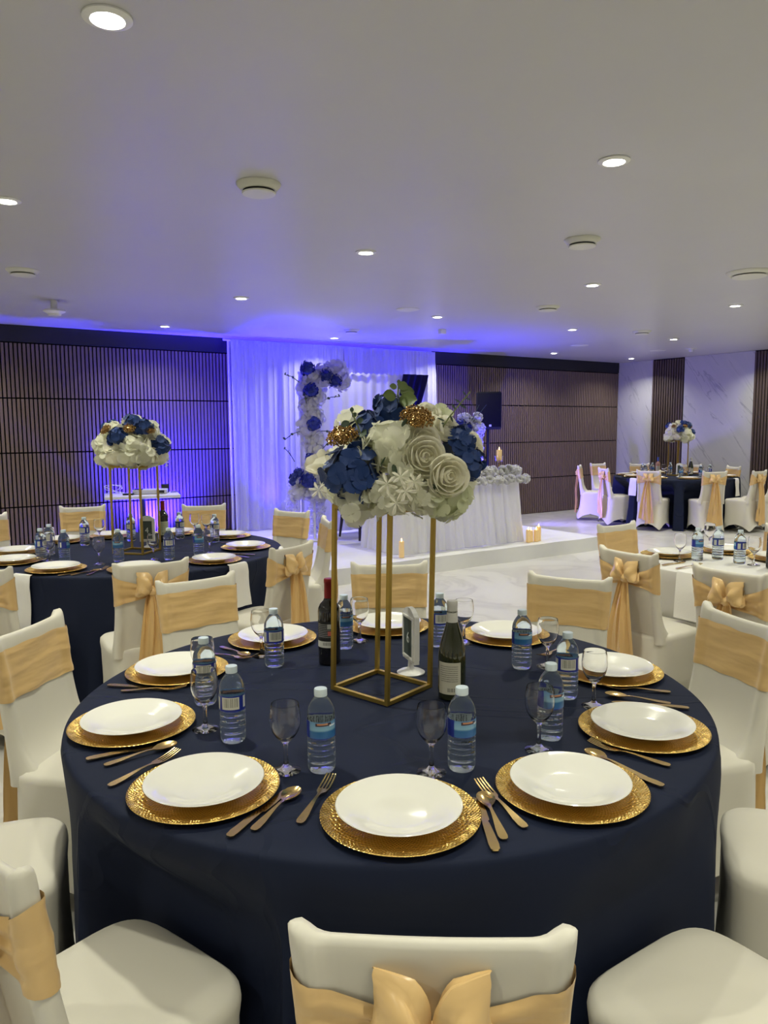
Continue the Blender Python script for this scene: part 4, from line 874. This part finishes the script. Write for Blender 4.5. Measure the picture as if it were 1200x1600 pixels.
for i, (x, y, z, r) in enumerate(roses):
    p = Vector((x, y, z)); rose(cp, p - C0, r, Vector((-0.5, -0.35, 0.75)) if i == 3 else (p - cc).normalized() + Vector((0, -0.8, 0.1)), rings=ROSE_RINGS if i != 3 else [(0.84, 2.1, 0.85, 4, 0.1), (0.7, 2.3, 0.9, 3, 0.3), (0.5, 2.5, 1, 3, 0.5)])
for (x, y, z, r) in [(-0.005, 1.975, 1.386, 0.030), (0.044, 1.965, 1.368, 0.030), (0.020, 1.975, 1.336, 0.032), (0.067, 1.975, 1.393, 0.026), (-0.19, 2.05, 1.362, 0.026), (0.03, 1.97, 1.405, 0.026)]:
    link('star_flower', lily_me, cp, Vector((x, y, z)) - C0, orient((jit(.5), -1, jit(.5) - 0.1), random.uniform(0, 6)).to_euler(), r)
for (x, y, z, r) in [(-0.127, 2.10, 1.500, 0.043), (0.073, 2.085, 1.553, 0.046)]: link('gold_berry_cluster', BERRY, cp, Vector((x, y, z)) - C0, orient((x * 2, -0.55, 0.85)).to_euler(), r)['kind'] = 'stuff'
sprig(cp, [(-0.011, 2.13, 1.511), (0.020, 2.13, 1.581), (0.024, 2.13, 1.652)], [(0.009, 2.12, 1.645, .015), (0.036, 2.13, 1.647, .022), (-0.001, 2.11, 1.620, .028), (0.050, 2.11, 1.609, .036), (0.048, 2.13, 1.632, .027), (0.024, 2.13, 1.659, .008)], C0, leaf_me)
sprig(cp, [(-0.065, 2.09, 1.475), (-0.084, 2.08, 1.529), (-0.103, 2.08, 1.573)], [(-0.120, 2.07, 1.540, .0165), (-0.07, 2.06, 1.515, .0225), (-0.080, 2.07, 1.550, .0144), (-0.103, 2.08, 1.579, .009), (-0.096, 2.08, 1.565, .010)], C0, leafd_me)
sprig(cp, [(0.136, 2.13, 1.513), (0.166, 2.13, 1.563), (0.194, 2.13, 1.598), (0.224, 2.13, 1.635)], [(0.150, 2.12, 1.545, .011), (0.172, 2.13, 1.562, .011), (0.18, 2.13, 1.59, .011), (0.203, 2.13, 1.594, .011), (0.191, 2.13, 1.607, .010), (0.146, 2.13, 1.556, .0105), (0.215, 2.13, 1.615, .009), (0.208, 2.13, 1.628, .009)], C0, nleaf_me)
for (x, y, z, r) in ((0.01, 1.99, 1.41, .022), (-0.02, 2.0, 1.43, .018), (0.13, 2.0, 1.36, .02), (-0.06, 2.03, 1.36, .02), (0.04, 2.05, 1.53, .02)): link('leaf', leafd_me, cp, Vector((x, y, z)) - C0, (radians(70), jit(1), random.uniform(0, 6)), r)
cp.rotation_euler = (0, radians(1.2), 0)
# the other two centrepieces
def small_centrepiece(loc, rz, seed, label, R=0.205):
    rnd = random.Random(seed); o = thing('flower_centrepiece', label, 'centrepiece', loc); stand_frame(o, 0.555, 0.103, rz)
    c = Vector((0, 0, 0.655))
    def at(az, el, k=0.72): return c + Vector((cos(az) * cos(el) * R * k, sin(az) * cos(el) * R * k, sin(el) * R * k * 1.05))
    for k in range(9): a = 2 * pi * k / 9 + jit(.2); head(o, 'rose' if k % 3 == 0 else 'white', at(a, -0.30), 0.070)
    for k in range(8): a = 2 * pi * k / 8 + 0.3; p = at(a, 0.18, 0.78); head(o, 'rose' if k % 2 else 'white', p, 0.064, (p - c) + Vector((0, 0, .02)))
    for k in range(5): a = 2 * pi * k / 5 + 0.8; p = at(a, 0.75, 0.78); head(o, 'rose' if k % 2 else 'white', p, 0.056, p - c)
    for a, el in ((-1.8, 0.42), (-0.2, 0.12), (-1.2, 0.95), (1.4, 0.4), (2.9, 0.7), (-0.75, 0.75)): head(o, 'navy', at(a, el, 0.90), 0.052)
    head(o, 'rose', c + Vector((0, 0, R * 0.86)), 0.062, (0, -0.4, 1))
    for a, el in ((-2.4, 0.62), (-1.35, 0.66), (-0.6, 0.62)): q = at(a, el, 0.98); link('gold_berry_cluster', BERRY, o, q, orient(q - c + Vector((0, -0.05, 0.05))).to_euler(), 0.036)['kind'] = 'stuff'
    for a, el in ((pi, -0.1), (0.0, -0.35)): q = at(a, el, 1.08); link('star_flower', lily_me, o, q, orient(q - c).to_euler(), 0.035)
    return o
small_centrepiece((-1.585, 4.81, TZ + 0.0008), radians(-14), 5, 'gold frame stand with blue and white flowers on the left table')
small_centrepiece((4.67, 12.05, TZ + 0.0008), radians(20), 9, 'gold frame stand with blue and white flowers on the far table')

# ------------------------------------------------------------------ stage, drapes, head table
SH = 0.16
def stage():
    s0, s1, t0, t1 = 3.3, 7.46, 6.36, 9.68; mb = MB(); n = 60
    def fn(u, v):
        s = s0 + (s1 - s0) * u
        if v < 0.25: k = v / 0.25; return WP(s, t0 - 0.03 * (1 - k) + 0.012 * sin(26 * u) * (1 - k), SH * k)
        k = (v - 0.25) / 0.75; return WP(s, t0 + (t1 - t0) * k, SH + 0.002 * sin(40 * u + 9 * k))
    mb.grid(fn, n, 16)
    for sx in (s0, s1):
        d = 0.02 if sx == s1 else -0.02
        mb.grid(lambda u, v: WP(sx + d * (1 - v), t0 + (t1 - t0) * u, SH * v), 24, 3)
    return tag(mb.build('stage_platform', M['stage']), 'low stage covered in white cloth under the head table', 'stage')
stage()
def drape(name, s0, s1, t0, z0, z1, m, lb, cat, amp=0.055, freq=34, seed=0, flare=0.0, n=320, group=None):
    rnd = random.Random(seed); ph = [rnd.uniform(0, 6.28) for _ in range(5)]
    def fn(u, v):
        s = s0 + (s1 - s0) * (u + flare * u * u * (1 - v)); w = s * freq
        fo = lambda q: 1.6 * (abs(sin(q * 0.5)) ** 0.7 - 0.6)
        f = (0.62 * fo(w + ph[0] + 0.8 * sin(w * 0.23)) + 0.35 * fo(w * 1.73 + ph[1] + 0.5 * v) + 0.25 * sin(w * 0.43 + ph[2])) * (0.5 + 0.5 * (1 - v) ** 0.6) + (0.25 * sin(w * 4.1 + ph[3]) * max(0, (v - 0.9) * 10))
        return WP(s, t0 + amp * f, z0 + (z1 - z0) * v)
    return tag(MB().grid(fn, n, 22).build(name, m), lb, cat, group)
drape('drape', 3.87, 5.58, 9.44, SH + 0.006, 2.685, M['drape'], 'left half of the white voile drape before the slatted wall', 'drape', seed=1, group='white stage drapes')
drape('drape', 5.60, 7.2, 9.44, SH + 0.006, 2.685, M['drape'], 'right half of the white voile drape, behind the head table', 'drape', seed=2, flare=0.08, group='white stage drapes')
o = thing('drape_stand', 'white pipe frame that carries the stage drape', 'stand', WP(5.53, 9.57, SH + 0.002), YAW)
for s in (-1.62, 0.0, 1.62):
    MB().tube([(s, 0.02, 0.012), (s, 0.02, 2.54)], 0.018, 12).build('upright', M['plastic'], o); MB().box((s, 0.02, 0.008), (0.3, 0.18, 0.014), bev=0.003).build('foot', M['black_metal'], o)
MB().tube([(-1.70, 0.0, 2.535), (1.70, 0.0, 2.535)], 0.016, 12).build('crossbar', M['plastic'], o)
# draped panel with navy swag
bo = thing('backdrop_panel', 'white gathered panel standing behind the head table', 'backdrop', WP(5.42, 8.6, SH), YAW)
for s in (-0.98, 0.98): MB().box((s, 0, 1.03), (0.03, 0.03, 2.06)).build('post', M['plastic'], bo); MB().box((s, 0, 0.01), (0.06, 0.4, 0.018), bev=0.003).build('foot', M['plastic'], bo)
MB().box((0, 0, 2.065), (2.0, 0.03, 0.03)).build('crossbar', M['plastic'], bo)
MB().grid(lambda u, v: (-0.99 + 1.98 * u, -0.03 + 0.012 * (sin(85 * u) + 0.6 * sin(47 * u + 1)), 0.03 + 2.055 * v + (0.012 * sin(150 * u) if v > 0.98 else 0)), 160, 14).build('gathered_cloth', M['drape'], bo)
def swag(u, v):
    s = 5.95 + 0.42 * u - (0.34 + 0.10 * u) * (1 - v) ** 1.1; return WP(s, 8.50 + 0.014 * sin(u * 24), 1.02 + 1.235 * v + 0.02 * sin(u * 9) * (1 - v))
tag(MB().grid(swag, 40, 16).build('navy_swag', M['navy_chiffon']), 'navy chiffon swag hung over the right corner of the white panel', 'drape')
# dark sweetheart bench behind the table
b_ = thing('dark_bench', 'dark navy bench with slanting legs behind the head table', 'bench', WP(5.22, 8.0, SH + 0.010), YAW)
MB().box((0, 0, 0.44), (0.92, 0.5, 0.10), bev=0.03).build('seat', M['navy_velvet'], b_)
MB().box((0, 0.24, 0.36), (0.92, 0.04, 0.06), bev=0.01).build('rail', M['dark_wood'], b_)
for sx in (-1, 1):
    for sy in (-1, 1): MB().tube([(sx * 0.40, sy * 0.20, 0.40), (sx * 0.44, sy * 0.24, 0.0)], [0.026, 0.014], 10).build('leg', M['dark_wood'], b_)
# head table
ht = thing('head_table', 'white skirted head table on the stage edge', 'table', WP(5.545, 7.08, SH), YAW)
MB().box((0, 0, 0.735), (1.74, 0.66, 0.03), bev=0.006).build('tabletop', M['white_cloth'], ht)
def skirt(u, v):
    hw, hd = 0.875, 0.345; per = 2 * hw + 2 * hd; d = u * (2 * hw + 4 * hd)
    k = 1 - v
    if d < 2 * hd: x, y, nx, ny = -hw, hd - d, -1, 0
    elif d < 2 * hd + 2 * hw: x, y, nx, ny = -hw + (d - 2 * hd), -hd, 0, -1
    else: x, y, nx, ny = hw, -hd + (d - 2 * hd - 2 * hw), 1, 0
    f = 0.030 * (abs(sin(d * 22 + 0.6 * sin(d * 5))) ** 0.7 - 0.6) + 0.010 * sin(d * 71 + 1); off = 0.006 + 0.085 * k ** 1.1 + f * (0.35 + 0.65 * k)
    return (x + nx * off + (x / hw) * 0.03 * k * (ny != 0), y + ny * off, 0.004 + 0.738 * v)
MB().grid(skirt, 420, 14).build('skirt', M['skirt'], ht)
ga = thing('flower_garland', 'garland of white ruffled blooms along the head table edge', 'garland', WP(5.545, 7.08, SH + 0.752), YAW)
for k in range(17):
    x = -0.86 + k * 0.1075
    for (yy, zz, r) in ((-0.30, 0.098, 0.070), (-0.465, 0.01, 0.056)):
        p = Vector((x + jit(.02), yy + jit(.012), zz + jit(.010))); e = link('rose' if k % 4 else 'bloom', HEAD['purerose'][0] if k % 4 else HEAD['pure'][0], ga, p, orient((jit(.6), -0.9, 0.6 + jit(.4)), random.uniform(0, 6)).to_euler(), r); e['kind'] = 'stuff'
for p in ((0.15, -0.1, 0.09), (0.60, -0.02, 0.085), (0.40, 0.0, 0.085), (-0.4, -0.1, 0.09)): head(ga, 'royal', p, 0.055)
# candle holder on the head table
ch = thing('candle_holder', 'gold candle stick with crystal cup and lit candle on the head table', 'candle holder', WP(6.355, 7.02, SH + 0.752), 0)
MB().lathe([(0, 0), (0.05, 0), (0.05, 0.006), (0.012, 0.014), (0.007, 0.03), (0.007, 0.19), (0.02, 0.20), (0.045, 0.205), (0, 0.207)], 24).build('stick', M['frame_gold'], ch)
MB().lathe([(0.0, 0.207), (0.045, 0.207), (0.05, 0.24), (0.058, 0.27), (0.054, 0.27), (0.046, 0.24), (0.040, 0.213), (0, 0.213)], 24).build('cup', M['crystal'], ch)
def candle_parts(o, r, h, z0=0.0):
    MB().lathe([(0, z0), (r, z0), (r, z0 + h), (r * 0.8, z0 + h - 0.004), (0, z0 + h - 0.006)], 20).build('wax', M['wax'], o)
    MB().lathe([(0, z0 + h - 0.004), (0.007, z0 + h + 0.006), (0.0075, z0 + h + 0.014), (0.003, z0 + h + 0.03), (0, z0 + h + 0.038)], 12).build('flame', M['flame'], o)
candle_parts(ch, 0.034, 0.13, 0.214)
for s, t, h, lb in ((4.55, 6.54, 0.17, 'single lit pillar candle on the stage before the left half of the head table'), (6.39, 6.53, 0.15, 'lit candle at the right foot of the head table, leftmost of four'), (6.455, 6.555, 0.135, 'lit candle, second of the four beside the head table'),
                    (6.52, 6.53, 0.14, 'lit candle, third of the four beside the head table'), (6.585, 6.555, 0.17, 'tallest lit candle, rightmost of the four beside the head table')):
    c = thing('pillar_candle', lb, 'candle', WP(s, t, SH + 0.003), 0, 'pillar candles on the stage'); candle_parts(c, 0.029, h)
# wisteria strands and floral column
def strand_mesh(h, n, m, seed):
    rnd = random.Random(seed); mb = MB().tube([(0, 0, 0), (0, 0, -h)], 0.003, 5)
    for k in range(n):
        z = -h * k / n; w = 0.055 * (1 - 0.5 * k / n); a = rnd.uniform(0, 6.28); p = Vector((cos(a) * w * rnd.uniform(.2, 1), sin(a) * w * rnd.uniform(.2, 1), z))
        floret_mb(3, 0.026, 0.4, 0.5, Matrix.Translation(p) @ orient((cos(a), sin(a), rnd.uniform(-.6, .4)), rnd.uniform(0, 6)), mb)
    return mb.mesh('wisteria_strand', m)
ST = [strand_mesh(0.62, 90, M['petal_pure'], 1), strand_mesh(0.5, 75, M['petal_pure'], 2)]
fcol = thing('flower_tower', 'tall column of white and royal blue blooms at the panel\'s left side', 'flower tower', WP(4.40, 8.20, SH + 0.004))
def rel(o, s, t, z): v = WP(s, t, z) - o.location; return v
MB().tube([(0, 0, 0.0), (0, 0, 1.95)], 0.02, 10).build('pole', M['plastic'], fcol); MB().box((0, 0, 0.01), (0.3, 0.3, 0.018), bev=0.003).build('foot', M['plastic'], fcol)
for (s, z, r) in [(4.73, 2.22, .16), (4.55, 2.15, .17), (4.82, 2.10, .13), (4.38, 2.13, .15), (4.34, 2.00, .14), (4.44, 1.91, .12), (4.36, 1.80, .13), (4.40, 1.66, .14), (4.34, 1.54, .15), (4.42, 1.40, .14), (4.42, 1.26, .13), (4.40, 1.13, .12), (4.33, 0.99, .12), (4.22, 0.89, .14), (4.36, 0.78, .14), (4.16, 0.76, .12), (4.46, 0.74, .13), (4.48, 0.92, .12)]:
    head(fcol, 'pure', rel(fcol, s, 8.20 + jit(.03), z), r * 0.92)
for (s, z, r) in [(4.26, 2.23, .085), (4.51, 2.16, .08), (4.63, 2.10, .08), (4.30, 1.98, .085), (4.34, 1.58, .085), (4.28, 1.18, .06), (4.24, 0.90, .095), (4.12, 1.01, .06), (4.05, 0.96, .05), (4.03, 0.90, .04), (4.70, 0.70, .07)]:
    head(fcol, 'royal', rel(fcol, s, 8.05, z), r)
for (s, t, z, k) in [(4.36, 8.2, 0.78, 0), (4.44, 8.25, 0.78, 0), (4.52, 8.2, 0.80, 0), (4.08, 8.25, 0.72, 1), (4.14, 8.2, 0.70, 1), (4.46, 8.15, 0.75, 0)]:
    e = link('wisteria_strand', ST[k], fcol, rel(fcol, s, t, z), (0, 0, random.uniform(0, 6)), (0.9, 0.9, 0.88)); e['kind'] = 'stuff'
for (s, z, ds, dz) in [(4.2, 1.50, -0.22, -0.10), (4.5, 1.86, 0.24, 0.06), (4.12, 1.14, -0.14, 0.16), (4.46, 1.5, 0.25, -0.04), (4.2, 2.08, -0.2, 0.08), (4.3, 1.78, -0.06, 0.2), (4.5, 1.28, 0.12, 0.1)]:
    a, c = rel(fcol, s, 8.15, z), rel(fcol, s + ds, 8.12, z + dz); e = MB().tube([a, a.lerp(c, .5) + Vector((0, 0, .02)), c], 0.005, 5).build('twig', M['leaf_dark'], fcol)
    for k in (0.45, 0.7, 0.95): link('leaf', leafd_me, e, a.lerp(c, k), (radians(60), jit(1), random.uniform(0, 6)), 0.026)
# pedestal arrangement by the loudspeaker
pe = thing('pedestal_flowers', 'blue and white flower ball with hanging wisteria beside the loudspeaker', 'flower pedestal', WP(6.80, 8.2, SH + 0.004))
MB().tube([(0, 0, 0.0), (0, 0, 1.24)], 0.03, 12).build('pole', M['plastic'], pe); MB().lathe([(0, 0), (0.16, 0), (0.16, 0.012), (0.03, 0.02)], 24).build('foot', M['plastic'], pe)
for (dx, dz, k, r) in [(-0.17, 1.34, 'purerose', .08), (-0.10, 1.46, 'royal', .09), (0.0, 1.42, 'royal', .10), (0.02, 1.54, 'pure', .10), (0.13, 1.50, 'purerose', .08), (0.20, 1.42, 'pure', .09), (0.28, 1.42, 'purerose', .07), (0.06, 1.33, 'pure', .09), (0.18, 1.58, 'pure', .07), (-0.04, 1.27, 'royal', .07)]:
    head(pe, k, tuple(W2 * dx * 0.9 + W1 * jit(.06) + Vector((0, 0, dz - 0.07))), r, (W2 * dx - W1 + Vector((0, 0, .3))))
for (dx, k) in [(0.02, 0), (0.08, 0), (0.13, 1), (0.19, 0)]: e = link('wisteria_strand', ST[k], pe, tuple(W2 * dx - W1 * 0.08 + Vector((0, 0, 1.27 + jit(.05)))), (0, 0, random.uniform(0, 6)), (1.1, 1.1, 1.15)); e['kind'] = 'stuff'
for k in range(5): e = MB().tube([(0.02 * k, 0, 1.42), (-0.12 + 0.1 * k, -0.02, 1.68)], 0.004, 5).build('twig', M['leaf_dark'], pe)
# loudspeaker on its pole
sk = thing('loudspeaker', 'black loudspeaker on a pole before the slatted wall', 'loudspeaker', WP(8.0, 9.1, 0), YAW + radians(-38))
MB().tube([(0, 0, 0.30), (0, 0, 1.52)], 0.022, 14).build('pole', M['black_metal'], sk)
for k in range(3): a = 2 * pi * k / 3 + 0.5; MB().tube([(0, 0, 0.62), (0.45 * cos(a), 0.45 * sin(a), 0.012)], 0.012, 8).build('leg', M['black_metal'], sk)
MB().lathe([(0.03, 0.58), (0.04, 0.60), (0.04, 0.66), (0.03, 0.68)], 16).build('collar', M['black_metal'], sk)
def cab():
    vs = [(x, y, z) for z in (1.50, 2.08) for (x, y) in ((-0.20, -0.20), (0.20, -0.20), (0.13, 0.18), (-0.13, 0.18))]
    bm = bmesh.new(); V = [bm.verts.new(v) for v in vs]
    for f in ((0, 3, 2, 1), (4, 5, 6, 7), (0, 1, 5, 4), (1, 2, 6, 5), (2, 3, 7, 6), (3, 0, 4, 7)): bm.faces.new([V[i] for i in f])
    bmesh.ops.bevel(bm, geom=bm.edges[:], offset=0.018, segments=2, affect='EDGES'); bm.verts.index_update(); mb = MB().add([v.co.copy() for v in bm.verts], [[v.index for v in f.verts] for f in bm.faces]); bm.free(); return mb
cab().build('cabinet', M['black'], sk); MB().box((0, -0.203, 1.80), (0.36, 0.012, 0.52), bev=0.004).build('grille', M['felt'], sk); MB().box((0.02, -0.211, 1.56), (0.035, 0.004, 0.03), bev=0.001).build('badge', M['device'], sk)
# white side table with devices
sd = WP(2.62, 9.28, 0); stb = thing('side_table', 'white side table on a black pedestal in blue light', 'table', sd, radians(20))
MB().box((0, 0, 0.735), (0.86, 0.58, 0.035), bev=0.004).build('tabletop', M['plastic'], stb); MB().tube([(0, 0, 0.01), (0, 0, 0.718)], 0.035, 14).build('pedestal', M['black_metal'], stb); MB().box((0, 0, 0.012), (0.5, 0.42, 0.022), bev=0.004).build('foot', M['black_metal'], stb)
R20 = Matrix.Rotation(radians(20), 4, 'Z')
def on_table(x, y): v = R20 @ Vector((x, y, 0)); return (sd.x + v.x, sd.y + v.y, 0.7535)
dv = thing('mixer_unit', 'flat pale grey device on the white side table', 'device', on_table(0.10, 0.02), radians(12))
MB().box((0, 0, 0.030), (0.40, 0.22, 0.05), bev=0.008).build('case', M['device'], dv); MB().box((0.13, -0.111, 0.030), (0.08, 0.004, 0.032), bev=0.001).build('dark_panel', M['black'], dv); MB().box((0, 0, 0.003), (0.3, 0.16, 0.006)).build('foot', M['black'], dv)
MB().box((-0.14, 0.0, 0.0565), (0.10, 0.18, 0.004), bev=0.001).build('top_grille', M['black'], dv)
dk = tag(MB().box((0, 0, 0.010), (0.12, 0.07, 0.02), bev=0.006).build('remote_box', M['black']), 'small flat black box left of the pale device', 'device'); dk.location = on_table(-0.16, -0.08)
cp_ = [Vector((0.085 * cos(a) * (1 + 0.3 * sin(2.3 * a)), 0.05 * sin(a * 1.1), 0.010 + 0.05 * (1 + sin(a * 0.7)))) for a in [k * 0.35 for k in range(46)]]
cb = tag(MB().tube(cp_, 0.004, 6).build('white_cable', M['plastic']), 'loose coil of white cable at the left end of the side table', 'cable'); cb.location = on_table(-0.32, 0.12)
bc = tag(MB().tube([(0.335, 0.0, 0.765), (0.445, 0.06, 0.766), (0.462, 0.08, 0.72), (0.47, 0.09, 0.5), (0.43, 0.13, 0.25), (0.46, 0.16, 0.006), (0.6, 0.2, 0.006)], 0.005, 6).build('black_cable', M['black']), 'black cable hanging down at the right end of the side table', 'cable')
bc.location = (sd.x, sd.y, 0); bc.rotation_euler = (0, 0, radians(20))
lp = thing('tablet_stand', 'small dark stand behind the pale device on the side table', 'device', on_table(0.28, 0.17), radians(15))
MB().box((0, 0, 0.004), (0.10, 0.08, 0.008), bev=0.002).build('base', M['black'], lp); MB().box((0, 0.01, 0.055), (0.09, 0.012, 0.10), Matrix.Rotation(radians(-12), 4, 'X'), 0.003).build('panel', M['black'], lp)
